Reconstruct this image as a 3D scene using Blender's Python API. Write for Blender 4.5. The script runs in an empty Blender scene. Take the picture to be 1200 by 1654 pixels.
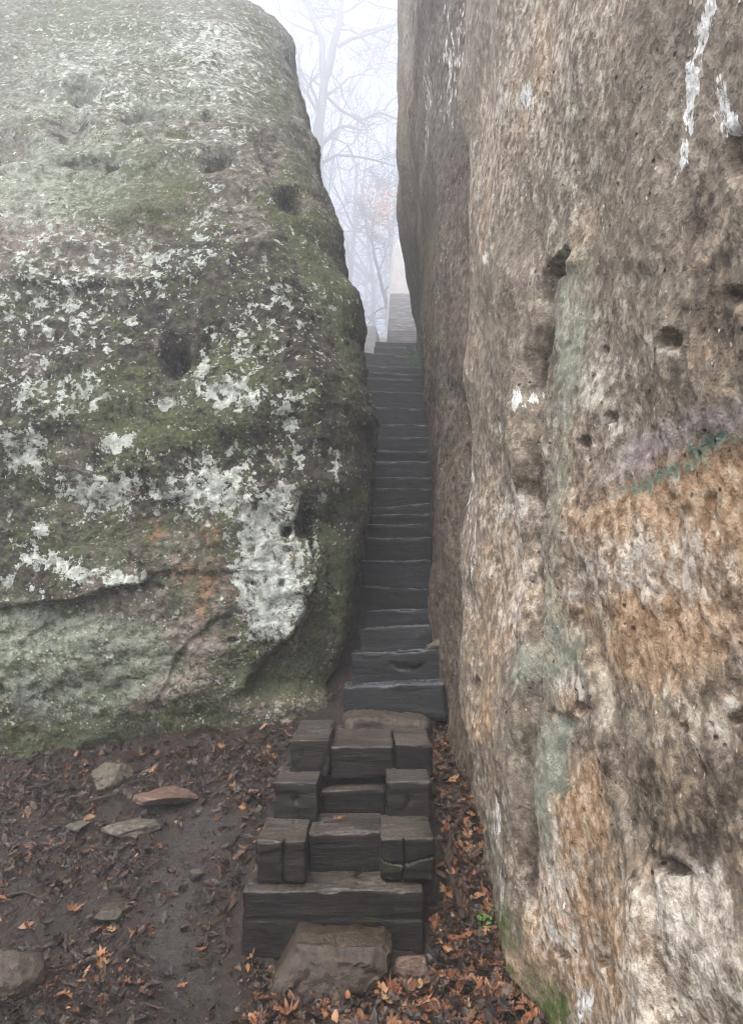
import bpy, math, random
import numpy as np
from mathutils import Vector, Matrix, noise as mnoise

R = math.radians
sc = bpy.context.scene
C = sc.collection
random.seed(7)

# ------------------------------------------------------------------ camera
CZ, PITCH, F, CX, CY = 1.5, R(6.0), 1195.0, 600.0, 827.0
cam = bpy.data.cameras.new("Camera")
cam.sensor_fit = 'VERTICAL'
cam.sensor_height = 36.0
cam.lens = 36.0 * F / 1654.0
cam.clip_start = 0.05
cam.clip_end = 1000.0
camo = bpy.data.objects.new("Camera", cam)
camo.location = (0, 0, CZ)
camo.rotation_euler = (R(90) + PITCH, 0, 0)
C.objects.link(camo)
sc.camera = camo

# ------------------------------------------------------------------ light
SUN_EL, SUN_AZ = R(58), R(200)     # azimuth clockwise from +Y
w = bpy.data.worlds.new("World"); sc.world = w; w.use_nodes = True
wn = w.node_tree
sky = wn.nodes.new("ShaderNodeTexSky"); sky.sky_type = 'NISHITA'
sky.sun_disc = False
sky.sun_elevation = SUN_EL; sky.sun_rotation = SUN_AZ
sky.air_density = 1.0; sky.dust_density = 6.0; sky.ozone_density = 1.0
wn.links.new(sky.outputs[0], wn.nodes["Background"].inputs[0])
wn.nodes["Background"].inputs[1].default_value = 0.125
sl = bpy.data.lights.new("Sun", 'SUN')
sl.energy = 1.5; sl.angle = R(35); sl.color = (1.0, 0.985, 0.96)
so = bpy.data.objects.new("Sun", sl)
sd = Vector((math.sin(SUN_AZ) * math.cos(SUN_EL), math.cos(SUN_AZ) * math.cos(SUN_EL), math.sin(SUN_EL)))
so.rotation_euler = sd.to_track_quat('Z', 'Y').to_euler()
C.objects.link(so)
sc.view_settings.view_transform = 'Standard'
sc.view_settings.look = 'None'
sc.view_settings.exposure = 2.0
sc.view_settings.gamma = 1.0
sc.render.engine = 'CYCLES'
cy = sc.cycles
cy.max_bounces = 8; cy.diffuse_bounces = 3; cy.glossy_bounces = 2; cy.volume_bounces = 5
cy.caustics_reflective = False; cy.caustics_refractive = False
cy.sample_clamp_indirect = 6.0
cy.use_denoising = True; cy.filter_width = 1.1
try:
    cy.denoiser = 'OPENIMAGEDENOISE'
    cy.denoising_input_passes = 'RGB_ALBEDO_NORMAL'
    cy.denoising_prefilter = 'ACCURATE'
except Exception: pass

# ------------------------------------------------------------------ projection helpers (where things stand)
cp, sp_ = math.cos(PITCH), math.sin(PITCH)
def proj(x, y, z):
    dep = y * cp + (z - CZ) * sp_
    dep = np.maximum(dep, 0.05)
    up = (z - CZ) * cp - y * sp_
    return CX + F * x / dep, CY - F * up / dep
def ray(px, py):
    u, v = (px - CX) / F, (CY - py) / F
    return Vector((u, cp - v * sp_, sp_ + v * cp))
def at(px, py, d):
    r = ray(px, py); r = r * (d / r.y)
    return Vector((r.x, r.y, CZ + r.z))

# ------------------------------------------------------------------ numpy noise
_rng = np.random.RandomState(11)
_P = _rng.permutation(256)
_P = np.concatenate([_P, _P, _P])
_G = _rng.normal(size=(256, 3)); _G /= np.linalg.norm(_G, axis=1)[:, None]
def perlin(x, y, z):
    x = np.asarray(x, float); y = np.asarray(y, float) + 0 * x; z = np.asarray(z, float) + 0 * x
    xi, yi, zi = np.floor(x).astype(int), np.floor(y).astype(int), np.floor(z).astype(int)
    xf, yf, zf = x - xi, y - yi, z - zi
    xi &= 255; yi &= 255; zi &= 255
    f = lambda t: t * t * t * (t * (t * 6 - 15) + 10)
    u, v, ww = f(xf), f(yf), f(zf)
    r = 0
    for dx in (0, 1):
        for dy in (0, 1):
            for dz in (0, 1):
                h = _P[_P[_P[xi + dx] + yi + dy] + zi + dz]
                g = _G[h]
                dot = g[..., 0] * (xf - dx) + g[..., 1] * (yf - dy) + g[..., 2] * (zf - dz)
                r = r + dot * (u if dx else 1 - u) * (v if dy else 1 - v) * (ww if dz else 1 - ww)
    return r * 1.5
def fbm(x, y, z, octv=4, lac=2.03, gain=0.5):
    a, s, r = 1.0, 1.0, 0
    for i in range(octv):
        r = r + a * perlin(x * s + 17.3 * i, y * s + 5.1 * i, z * s - 9.7 * i)
        a *= gain; s *= lac
    return r
def ridge(x, y, z, octv=3):
    a, s, r = 1.0, 1.0, 0
    for i in range(octv):
        r = r + a * (1 - np.abs(perlin(x * s + 31 * i, y * s, z * s + 7 * i)) * 2)
        a *= .5; s *= 2.1
    return r
def sstep(a, b, x):
    t = np.clip((x - a) / (b - a), 0, 1)
    return t * t * (3 - 2 * t)
def herm(xk, yk, x):
    xk = np.asarray(xk, float); yk = np.asarray(yk, float)
    sl_ = np.diff(yk) / np.diff(xk)
    m = np.empty_like(yk); m[0] = sl_[0]; m[-1] = sl_[-1]
    a, b = sl_[:-1], sl_[1:]
    m[1:-1] = np.where(a * b > 0, 2 * a * b / np.where(a + b == 0, 1, a + b), 0)
    x = np.clip(x, xk[0], xk[-1])
    i = np.clip(np.searchsorted(xk, x) - 1, 0, len(xk) - 2)
    h = xk[i + 1] - xk[i]; t = (x - xk[i]) / h
    return ((2*t**3-3*t*t+1)*yk[i] + (t**3-2*t*t+t)*h*m[i] + (-2*t**3+3*t*t)*yk[i+1] + (t**3-t*t)*h*m[i+1])
def seg_dist(px, py, pts):
    """distance to a polyline and signed side (positive = right/below when walking left to right)"""
    best = np.full(np.shape(px), 1e9); side = np.zeros(np.shape(px)); tt = np.zeros(np.shape(px))
    for k in range(len(pts) - 1):
        (x0, y0), (x1, y1) = pts[k], pts[k + 1]
        dx, dy = x1 - x0, y1 - y0; L = dx * dx + dy * dy
        t = np.clip(((px - x0) * dx + (py - y0) * dy) / L, 0, 1)
        ex, ey = px - x0 - t * dx, py - y0 - t * dy
        d = np.hypot(ex, ey); s = dx * ey - dy * ex
        m = d < best
        best = np.where(m, d, best); side = np.where(m, np.sign(s), side)
        tt = np.where(m, (k + t) / (len(pts) - 1), tt)
    X_ = np.array([p[0] for p in pts], float); Y_ = np.array([p[1] for p in pts], float)
    if abs(Y_[-1] - Y_[0]) > abs(X_[-1] - X_[0]):
        o = np.argsort(Y_); side = -np.sign(px - np.interp(py, Y_[o], X_[o])) * np.sign(Y_[-1] - Y_[0])
    else:
        o = np.argsort(X_); side = np.sign(py - np.interp(px, X_[o], Y_[o])) * np.sign(X_[-1] - X_[0])
    return best, side, tt
def blob(px, py, l, wob=None):
    r = 0
    for b in l:
        cx_, cy_, rx, ry, s = b[:5]
        a = R(b[5]) if len(b) > 5 else 0
        dx, dy = px - cx_, py - cy_
        ex = (dx * math.cos(a) + dy * math.sin(a)) / rx; ey = (-dx * math.sin(a) + dy * math.cos(a)) / ry
        r = r + s * np.exp(-(ex * ex + ey * ey) ** 1.3 * .9)
    return r

# ------------------------------------------------------------------ materials
class NT:
    def __init__(s, name):
        s.m = bpy.data.materials.new(name); s.m.use_nodes = True
        s.t = s.m.node_tree; s.b = s.t.nodes["Principled BSDF"]; s.L = s.t.links.new
        s.co = s.t.nodes.new("ShaderNodeTexCoord").outputs["Object"]
    def n(s, ty, **kw):
        n = s.t.nodes.new(ty)
        for k, v in kw.items(): setattr(n, k, v)
        return n
    def put(s, sock, v):
        if isinstance(v, bpy.types.NodeSocket): s.L(v, sock)
        elif isinstance(v, (tuple, list)) and len(v) == 3 and sock.type == 'RGBA': sock.default_value = (*v, 1)
        else: sock.default_value = v
    def map(s, scale, co=None, loc=(0, 0, 0)):
        n = s.n("ShaderNodeMapping"); s.L(co or s.co, n.inputs[0])
        n.inputs["Scale"].default_value = scale; n.inputs["Location"].default_value = loc
        return n.outputs[0]
    def noise(s, scale, detail=5, rough=.6, co=None, dist=0):
        n = s.n("ShaderNodeTexNoise"); s.L(co or s.co, n.inputs["Vector"])
        n.inputs["Scale"].default_value = scale; n.inputs["Detail"].default_value = detail
        n.inputs["Roughness"].default_value = rough; n.inputs["Distortion"].default_value = dist
        return n.outputs["Fac"]
    def vor(s, scale, co=None, feat='F1', rand=1):
        n = s.n("ShaderNodeTexVoronoi", feature=feat); s.L(co or s.co, n.inputs["Vector"])
        n.inputs["Scale"].default_value = scale; n.inputs["Randomness"].default_value = rand
        return n.outputs["Distance"]
    def math(s, op, a, b=0.0, c=None, clamp=False):
        n = s.n("ShaderNodeMath", operation=op); n.use_clamp = clamp
        s.put(n.inputs[0], a); s.put(n.inputs[1], b)
        if c is not None: s.put(n.inputs[2], c)
        return n.outputs[0]
    def ss(s, v, a, b, lo=0.0, hi=1.0):
        n = s.n("ShaderNodeMapRange", interpolation_type='SMOOTHSTEP')
        s.put(n.inputs[0], v); n.inputs[1].default_value = a; n.inputs[2].default_value = b
        n.inputs[3].default_value = lo; n.inputs[4].default_value = hi
        return n.outputs[0]
    def mix(s, f, a, b, bt='MIX'):
        n = s.n("ShaderNodeMix", data_type='RGBA', blend_type=bt)
        s.put(n.inputs[0], f); s.put(n.inputs[6], a); s.put(n.inputs[7], b)
        return n.outputs[2]
    def ramp(s, v, stops):
        n = s.n("ShaderNodeValToRGB"); s.put(n.inputs[0], v)
        e = n.color_ramp.elements
        while len(e) < len(stops): e.new(0.5)
        for i, (p, c) in enumerate(stops): e[i].position = p; e[i].color = (*c, 1)
        return n.outputs[0]
    def attr(s, name):
        a = s.n("ShaderNodeAttribute", attribute_name=name)
        q = s.n("ShaderNodeSeparateColor"); s.L(a.outputs["Color"], q.inputs[0])
        return q.outputs[0], q.outputs[1], q.outputs[2], a.outputs["Color"], a.outputs["Alpha"]
    def bump(s, h, dist, strength=1.0, prev=None):
        n = s.n("ShaderNodeBump"); s.put(n.inputs["Height"], h)
        n.inputs["Distance"].default_value = dist; n.inputs["Strength"].default_value = strength
        if prev is not None: s.L(prev, n.inputs["Normal"])
        return n.outputs[0]
    def out(s, col, rough, nrm=None, spec=None):
        s.put(s.b.inputs["Base Color"], col); s.put(s.b.inputs["Roughness"], rough)
        if nrm is not None: s.L(nrm, s.b.inputs["Normal"])
        if spec is not None: s.put(s.b.inputs["Specular IOR Level"], spec)
        return s.m
def over(t, dens, nz, amp, a, b):
    """patch mask: painted density plus noise, cut at a threshold"""
    v = t.math('MULTIPLY_ADD', t.math('SUBTRACT', nz, .5), amp, dens)
    return t.ss(v, a, b)

def mat_left():
    t = NT("lichen_rock")
    L, M, D, _, G = t.attr("m1")      # lichen, moss, dark, grey-green (alpha)
    O, T, P, _, S = t.attr("m2")      # orange, teal, pinkish bare
    n1 = t.noise(1.6, 6, .6); n2 = t.noise(6, 8, .68); n3 = t.noise(20, 4, .64); n4 = t.noise(48, 3, .65)
    nv = t.noise(5, 5, .6, t.map((1.5, 1.5, .35)))
    base = t.ramp(n3, [(.34, (.035, .03, .022)), (.5, (.125, .112, .086)), (.68, (.32, .30, .245))])
    base = t.mix(t.ss(nv, .4, .65, 0, .5), base, (.07, .065, .05))
    pale = t.mix(n3, (.26, .21, .18), (.42, .36, .32))
    base = t.mix(over(t, P, n2, 1.0, .35, .75), base, pale)
    gg = t.mix(t.ss(n3, .3, .7), (.12, .14, .10), (.32, .345, .275))
    base = t.mix(over(t, G, n1, .8, .3, .7), base, gg)
    dm = over(t, D, n2, 1.5, .42, .60)
    base = t.mix(t.math('MULTIPLY', dm, .93), base, t.mix(t.ss(n3, .35, .65), (.012, .010, .008), (.06, .052, .038)))
    stv = t.noise(3.2, 6, .62, t.map((2.6, 2.6, .45), loc=(4, 1, 0)))
    base = t.mix(t.math('MULTIPLY', t.ss(stv, .56, .64), t.math('MULTIPLY', D, 1.2, clamp=True)), base, (.016, .014, .011))
    org = t.mix(n3, (.22, .10, .045), (.42, .23, .12))
    base = t.mix(t.math('MULTIPLY', over(t, O, n3, 2.6, .25, .9), .8), base, org)
    base = t.mix(t.math('MULTIPLY', over(t, T, n3, 2.6, .25, .9), .6), base, (.09, .16, .135))
    mn = t.noise(9, 6, .66, t.map((1, 1, 1), loc=(3, 7, 1)))
    mn = t.math('MULTIPLY_ADD', t.math('SUBTRACT', t.noise(30, 3, .65), .5), .8, mn)
    mm = over(t, M, mn, 2.0, .40, .66)
    mossc = t.ramp(n4, [(.3, (.026, .031, .011)), (.5, (.072, .085, .031)), (.72, (.18, .205, .085))])
    mossc = t.mix(t.ss(n1, .35, .65), mossc, t.mix(n4, (.05, .058, .03), (.15, .17, .10)))
    base = t.mix(t.math('MULTIPLY', mm, .9), base, mossc)
    ln = t.noise(13, 9, .70, t.map((1, 1, .9), loc=(13, 2, 5)), dist=.3)
    ln2 = t.noise(24, 4, .65, dist=.4)
    lnc = t.math('MULTIPLY_ADD', t.math('SUBTRACT', ln2, .5), .55, ln)
    lm = over(t, L, lnc, 3.1, .47, .57)
    cr = t.vor(26, t.map((1, 1, 1)), 'DISTANCE_TO_EDGE')
    lich = t.mix(t.ss(n3, .33, .66), (.27, .305, .26), (.66, .70, .64))
    lich = t.mix(t.ss(cr, 0, .05, .3, 0), lich, (.13, .14, .11))
    base = t.mix(t.math('MULTIPLY', lm, t.ss(n2, .35, .6, .62, 1)), base, lich)
    sp = t.vor(30); spm = t.math('MULTIPLY', t.ss(sp, .26, .16), t.ss(t.noise(4, 4, .6), .46, .58))
    base = t.mix(t.math('MULTIPLY', spm, .75), base, (.45, .48, .42))
    b = t.bump(n2, .06, .7)
    b = t.bump(n3, .034, 1.0, b)
    b = t.bump(t.math('MULTIPLY_ADD', mm, .6, n4), .008, .9, b)
    b = t.bump(lm, .006, .7, b)
    return t.out(base, t.mix(mm, (.75,) * 3, (.95,) * 3), b, .18)

def mat_right():
    t = NT("cliff_rock")
    W, O, D, _, K = t.attr("m1")      # whitish, orange, dark, moss (alpha)
    T, P, G, _, X = t.attr("m2")      # teal, purple, pale green, white drips
    st = t.map((1.0, .8, .75)); st2 = t.map((1.6, .8, .3))
    n1 = t.noise(2.2, 6, .6, st); n2 = t.noise(9, 7, .68, st); n3 = t.noise(30, 5, .64, st)
    n4 = t.noise(85, 3, .65, t.map((1, .8, .8))); nv = t.noise(8, 6, .7, st2, .4)
    base = t.ramp(n3, [(.26, (.085, .067, .048)), (.5, (.20, .165, .122)), (.76, (.43, .37, .29))])
    base = t.mix(t.ss(nv, .48, .64, 0, .42), base, (.07, .05, .033))
    base = t.mix(t.ss(n1, .52, .64, 0, .5), base, (.075, .055, .038))
    base = t.mix(t.ss(n1, .45, .7, 0, .45), base, t.mix(n3, (.17, .16, .12), (.31, .29, .22)))
    base = t.mix(t.math('MULTIPLY', over(t, G, t.math('MULTIPLY_ADD', t.math('SUBTRACT', n3, .5), .8, n2), 2.0, .2, 1.0), .8), base, t.mix(n3, (.17, .18, .13), (.40, .42, .33)))
    base = t.mix(t.math('MULTIPLY', over(t, O, t.math('MULTIPLY_ADD', t.math('SUBTRACT', n3, .5), .6, n1), 1.7, .12, .95), .8), base, t.mix(t.ss(n3, .35, .65), (.24, .135, .065), (.56, .39, .24)))
    base = t.mix(t.math('MULTIPLY', over(t, W, t.math('MULTIPLY_ADD', t.math('SUBTRACT', n3, .5), .6, n2), 2.2, .22, .95), .85), base, t.mix(t.ss(n3, .35, .65), (.36, .31, .24), (.72, .67, .57)))
    base = t.mix(t.math('MULTIPLY', over(t, P, n3, 3.0, .2, 1.1), .55), base, (.27, .235, .25))
    base = t.mix(t.math('MULTIPLY', over(t, T, n3, 2.8, .25, 1.0), .8), base, (.06, .15, .115))
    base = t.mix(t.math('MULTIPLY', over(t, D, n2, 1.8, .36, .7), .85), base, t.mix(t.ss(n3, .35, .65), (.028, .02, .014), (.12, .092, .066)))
    xn = t.noise(26, 8, .76, t.map((1.2, 1, .35)), dist=.4)
    xm = over(t, X, xn, 2.8, .5, .62)
    base = t.mix(xm, base, (.66, .66, .62))
    km = over(t, K, t.math('MULTIPLY_ADD', t.math('SUBTRACT', n3, .5), .8, t.noise(16, 7, .7)), 2.2, .3, .85)
    base = t.mix(km, base, t.mix(n4, (.035, .05, .012), (.12, .15, .04)))
    sp = t.vor(30, t.map((1, .9, .7)))
    spk = t.math('MULTIPLY', t.ss(sp, .15, .08), t.ss(t.noise(11, 3, .6), .5, .56, 0, .8))
    base = t.mix(spk, base, (.66, .60, .50))
    pit = t.vor(24, t.map((1, .8, .9), loc=(5, 1, 3)))
    pm = t.math('MULTIPLY', t.ss(pit, .2, .05), t.ss(t.noise(5, 4, .6), .48, .6))
    base = t.mix(t.math('MULTIPLY', pm, .8), base, (.03, .024, .018))
    wh = t.noise(50, 6, .75, t.map((1, .8, .35)), dist=.6)
    base = t.mix(t.ss(wh, .64, .70, 0, .8), base, (.55, .53, .48))
    b = t.bump(n2, .026, .8)
    b = t.bump(nv, .010, .8, b)
    b = t.bump(n3, .009, 1.0, b)
    b = t.bump(t.math('ADD', spk, t.math('SUBTRACT', n4, t.math('MULTIPLY', pm, 1.5))), .006, 1.0, b)
    return t.out(base, t.ss(n2, .3, .7, .5, .8), b, .25)

def mat_wood(name="wet_timber", moss=.0, tint=(1, 1, 1), lo=.016, hi=.06, rough=.42, top=2.6, spec=.3):
    t = NT(name)
    oi = t.n("ShaderNodeObjectInfo")
    off = t.n("ShaderNodeVectorMath", operation='ADD'); t.L(t.co, off.inputs[0]); t.L(oi.outputs["Random"], off.inputs[1])
    g = t.noise(9, 9, .74, t.map((.55, 2.2, 2.6), off.outputs[0]), 1.1)
    g2 = t.noise(26, 6, .72, t.map((.22, 1.6, 2.6), off.outputs[0]), .9)
    n2 = t.noise(5, 6, .65, off.outputs[0]); n4 = t.noise(120, 4, .7)
    rv = t.math('MULTIPLY_ADD', oi.outputs['Random'], .9, .55)
    c = t.ramp(g, [(.34, tuple(lo * .4 * k for k in tint)), (.5, tuple((lo + hi) * .5 * k for k in tint)), (.66, tuple(hi * k for k in tint))])
    c = t.mix(1.0, c, rv, 'MULTIPLY')
    c = t.mix(t.ss(g2, .56, .66, 0, .85), c, (.004, .004, .004))
    c = t.mix(t.ss(n2, .52, .72, 0, .35), c, (.036, .031, .025))
    if moss: c = t.mix(over(t, t.ss(n2, .3, .7, 0, moss), t.noise(22, 6, .7), 1.4, .4, .65), c, (.022, .027, .009))
    c = t.mix(t.ss(t.vor(45), .08, .04, 0, .35), c, (.10, .095, .085))
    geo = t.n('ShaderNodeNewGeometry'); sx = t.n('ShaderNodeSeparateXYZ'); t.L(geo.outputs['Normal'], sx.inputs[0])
    topm = t.math('MULTIPLY', t.ss(sx.outputs[2], .35, .8), t.ss(n2, .3, .62, .35, 1))  # worn tops paler; wet edge highlight painted into the colour too
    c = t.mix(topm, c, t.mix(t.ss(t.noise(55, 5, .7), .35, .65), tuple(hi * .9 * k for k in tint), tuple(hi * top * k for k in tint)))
    b = t.bump(g, .012, .8); b = t.bump(g2, .005, 1.0, b); b = t.bump(n4, .002, .8, b)
    rr = t.math('SUBTRACT', t.ss(n2, .3, .7, rough - .12, rough + .16), t.math('MULTIPLY', topm, .14))
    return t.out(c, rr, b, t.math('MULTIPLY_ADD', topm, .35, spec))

def mat_mud():
    t = NT("wet_mud")
    n1 = t.noise(1.3, 5, .6); n2 = t.noise(9, 8, .7); n3 = t.noise(45, 6, .72); n4 = t.noise(160, 3, .7)
    c = t.ramp(n3, [(.3, (.008, .0055, .004)), (.5, (.025, .016, .0115)), (.7, (.065, .044, .032))])
    c = t.mix(t.ss(n2, .45, .65, 0, .6), c, (.03, .025, .02))
    c = t.mix(t.ss(t.vor(70), .14, .06, 0, .7), c, t.mix(n2, (.12, .05, .025), (.15, .12, .09)))
    Wt, _, Q, _, _ = t.attr("m1")
    c = t.mix(t.math('MULTIPLY', Wt, .8), c, t.mix(n3, (.03, .026, .023), (.062, .055, .049)))
    fz = t.noise(4, 6, .7, t.map((.5, 3.0, 6.0)))
    c = t.mix(Q, c, t.mix(t.ss(fz, .4, .6), (.02, .02, .014), (.14, .12, .095)))
    b = t.bump(n2, .03, .8); b = t.bump(n3, .014, 1.0, b); b = t.bump(n4, .004, 1.0, b)
    r = t.math('SUBTRACT', t.ss(n2, .35, .65, .38, .7), t.math('MULTIPLY', Wt, .1))
    return t.out(c, t.math('SUBTRACT', r, .1), b, .38)

def mat_leaf(name, attr=True, cols=None, rough=.45):
    t = NT(name)
    n = t.noise(60, 4, .6); n2 = t.noise(14, 4, .6)
    if attr: c = t.attr("col")[3]
    else: c = t.mix(n2, cols[0], cols[1])
    c = t.mix(t.ss(n, .5, .75, 0, .5), c, t.mix(.55, c, (.012, .006, .004)))
    return t.out(c, rough, t.bump(n, .004, .8), .3)

def mat_stone(name, a, b_, moss=0, rough=.55):
    t = NT(name); a = tuple(k * .8 for k in a)
    n2 = t.noise(7, 8, .68); n3 = t.noise(38, 6, .7); n4 = t.noise(150, 3, .7)
    c = t.mix(t.ss(n3, .3, .7), a, b_)
    c = t.mix(t.ss(n2, .5, .7, 0, .6), c, tuple(k * .4 for k in a))
    if moss: c = t.mix(over(t, t.ss(n2, .3, .7, 0, moss), t.noise(25, 6, .7), 1.5, .4, .6), c, (.045, .055, .02))
    c = t.mix(t.ss(t.vor(50), .13, .06, 0, .5), c, tuple(min(1, k * 1.8) for k in b_))
    b = t.bump(n2, .02, .7); b = t.bump(n3, .008, 1.0, b); b = t.bump(n4, .003, .8, b)
    return t.out(c, rough, b, .45)

def mat_bark(name="bark", c0=(.05, .045, .04), c1=(.12, .11, .10)):
    t = NT(name); n = t.noise(20, 6, .7, t.map((1, 1, .25)))
    return t.out(t.mix(n, c0, c1), .85, t.bump(n, .02, .8), .2)

# ------------------------------------------------------------------ object helpers
def link(o, parent=None):
    C.objects.link(o)
    if parent: o.parent = parent
    return o
def tag(o, label=None, cat=None, group=None, kind=None):
    if label: o["label"] = label
    if cat: o["category"] = cat
    if group: o["group"] = group
    if kind: o["kind"] = kind
    return o
def thing(name, label, cat, loc, group=None, rz=0):
    o = bpy.data.objects.new(name, None); o.empty_display_size = .1
    o.location = loc; o.rotation_euler = (0, 0, rz); link(o)
    return tag(o, label, cat, group)
def mesh(name, V, Fc, m, parent=None, loc=(0, 0, 0), smooth=True):
    me = bpy.data.meshes.new(name)
    V = np.asarray(V, np.float32)
    if isinstance(Fc, np.ndarray):
        nf, k = Fc.shape
        me.vertices.add(len(V)); me.vertices.foreach_set("co", V.ravel())
        me.loops.add(nf * k); me.loops.foreach_set("vertex_index", Fc.astype(np.int32).ravel())
        me.polygons.add(nf); me.polygons.foreach_set("loop_start", np.arange(0, nf * k, k, dtype=np.int32))
        me.polygons.foreach_set("loop_total", np.full(nf, k, np.int32))
        me.update(calc_edges=True); me.validate()
    else:
        me.from_pydata([tuple(map(float, v)) for v in V], [], Fc); me.update()
    if smooth: me.polygons.foreach_set("use_smooth", np.ones(len(me.polygons), bool))
    me.materials.append(m)
    o = bpy.data.objects.new(name, me); o.location = loc
    return link(o, parent)
def setattr4(o, name, a, b, c, d):
    at_ = o.data.attributes.new(name, 'FLOAT_COLOR', 'POINT')
    n = len(o.data.vertices)
    arr = np.zeros((n, 4), np.float32)
    for i, v in enumerate((a, b, c, d)):
        v = np.clip(np.ravel(v) if np.ndim(v) else np.full(n, v), 0, 1.5)
        arr[:len(v), i] = v[:n]
    at_.data.foreach_set("color", arr.ravel())
def gridfaces(nr, nc):
    i = np.arange(nr - 1)[:, None] * nc + np.arange(nc - 1)[None, :]
    return np.stack([i, i + 1, i + nc + 1, i + nc], -1).reshape(-1, 4)

# ------------------------------------------------------------------ terrain
GD = [-60, 0, 2.0, 2.9, 3.3, 3.8, 4.25, 4.7, 5.2, 6.0, 7.0, 8.0, 9.0, 10.3, 12.0, 14, 16, 18, 20, 24, 45, 60, 100]
GZ = [-1.5, -.30, -.20, -.10, -.02, .27, .46, .64, 1.05, 1.55, 2.2, 2.75, 3.5, 4.15, 4.85, 5.8, 6.7, 7.55, 8.65, 10.3, 16.5, 19, 24]
def ground0(x, y):
    z = herm(GD, GZ, y)
    l = np.maximum(-x - .25, 0); r = np.maximum(x - .3, 0)
    z = z - (.11 * np.minimum(l, 8)) * sstep(2.6, 4.2, y) * (1 - sstep(8, 14, y))
    z = z - .7 * sstep(.1, .35, x) * sstep(15, 18, y) * (1 - sstep(31, 38, y))
    z = z - .07 * np.minimum(r, 1) * sstep(2.5, 3.6, y) * (1 - sstep(5, 6, y))
    return z
def ground(x, y):
    x = np.asarray(x, float); y = np.asarray(y, float)
    z = ground0(x, y)
    near = 1 - sstep(14, 30, y)
    z = z + .045 * fbm(x * 1.3, y * 1.3, 0, 3) + .016 * fbm(x * 7, y * 7, 3, 3) * near
    return z
def on_ground(px, py):
    r = ray(px, py); lo, hi = .5, 30.0
    prev = .5
    for d in np.arange(.6, 30, .05):
        p = r * (d / r.y)
        if CZ + p.z < float(ground(p.x, p.y)):
            lo, hi = prev, d; break
        prev = d
    for _ in range(18):
        d = (lo + hi) / 2; p = r * (d / r.y)
        if CZ + p.z < float(ground(p.x, p.y)): hi = d
        else: lo = d
    p = r * (hi / r.y)
    return Vector((p.x, p.y, CZ + p.z))

def axis_pts(lo, hi, step, far, g=1.12):
    a = list(np.arange(lo, hi, step)); s = step; v = a[-1]
    while v < far: s *= g; v += s; a.append(v)
    s = step; v = a[0]; b = []
    while v > -far: s *= g; v -= s; b.append(v)
    return np.array(b[::-1] + a)
gx = axis_pts(-2.8, 1.2, .022, 90, 1.16); gy = axis_pts(2.0, 5.6, .022, 90, 1.08)
GX, GY = np.meshgrid(gx, gy)
GZZ = ground(GX, GY)
rut_d, _, _ = seg_dist(*proj(GX, GY, GZZ), [(330, 1330), (290, 1400), (262, 1480), (275, 1560), (330, 1640), (350, 1750)])
rut_d = rut_d + 22 * fbm(GX * 3, GY * 3, 1, 3)
rut = np.exp(-(np.maximum(rut_d, 0) / 40) ** 2) * (GY < 6) * (GY > 1)
nearm = (1 - sstep(6, 9, np.abs(GY - 3.6) * 2)) * (1 - sstep(3, 5, np.abs(GX)))
GZZ = GZZ + nearm * (1 - rut) * (.010 * perlin(GX * 28, GY * 28, 1) + .008 * perlin(GX * 55, GY * 55, 2)) - rut * .02
g = mesh("ground", np.stack([GX, GY, GZZ], -1).reshape(-1, 3), gridfaces(*GX.shape), mat_mud())
far = sstep(6, 10, GY)
setattr4(g, "m1", np.clip(rut * 1.3 + .25 * fbm(GX * 3, GY * 3, 5, 3), 0, 1), 0 * GX, far, 0)
tag(g, "dark wet muddy ground rising to the stair", kind='structure'); del g["label"]

# ------------------------------------------------------------------ left boulder
def loft(name, rows_xyz, ncv, m):
    """rows of a closed loop stacked upward + a cap; returns object (visible columns first)"""
    nr, nc, _ = rows_xyz.shape
    V = rows_xyz.reshape(-1, 3)
    i = np.arange(nr - 1)[:, None] * nc + np.arange(nc)[None, :]
    j = np.arange(nr - 1)[:, None] * nc + (np.arange(nc)[None, :] + 1) % nc
    Fq = np.stack([i, j, j + nc, i + nc], -1).reshape(-1, 4)
    top = rows_xyz[-1].mean(0); top[2] += .3
    V = np.vstack([V, top[None]])
    k = (nr - 1) * nc + np.arange(nc); k2 = (nr - 1) * nc + (np.arange(nc) + 1) % nc
    Ft = np.stack([k, k2, np.full(nc, len(V) - 1), np.full(nc, len(V) - 1)], -1)
    o = mesh(name, V, [tuple(map(int, f)) for f in []] or Fq, m)
    # cap built apart as triangles (kept in the same mesh)
    import bmesh
    bm = bmesh.new(); bm.from_mesh(o.data); bm.verts.ensure_lookup_table()
    tv = bm.verts[len(V) - 1]
    for a_, b_ in zip(k, k2):
        try: f = bm.faces.new((bm.verts[int(a_)], bm.verts[int(b_)], tv)); f.smooth = True
        except Exception: pass
    bm.normal_update(); bm.to_mesh(o.data); bm.free()
    return o
def normals(P):
    du = np.zeros_like(P); dv = np.zeros_like(P)
    du[:, 1:-1] = P[:, 2:] - P[:, :-2]; du[:, 0] = P[:, 1] - P[:, 0]; du[:, -1] = P[:, -1] - P[:, -2]
    dv[1:-1] = P[2:] - P[:-2]; dv[0] = P[1] - P[0]; dv[-1] = P[-1] - P[-2]
    n = np.cross(du, dv); n /= np.maximum(np.linalg.norm(n, axis=-1, keepdims=True), 1e-9)
    return n

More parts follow.
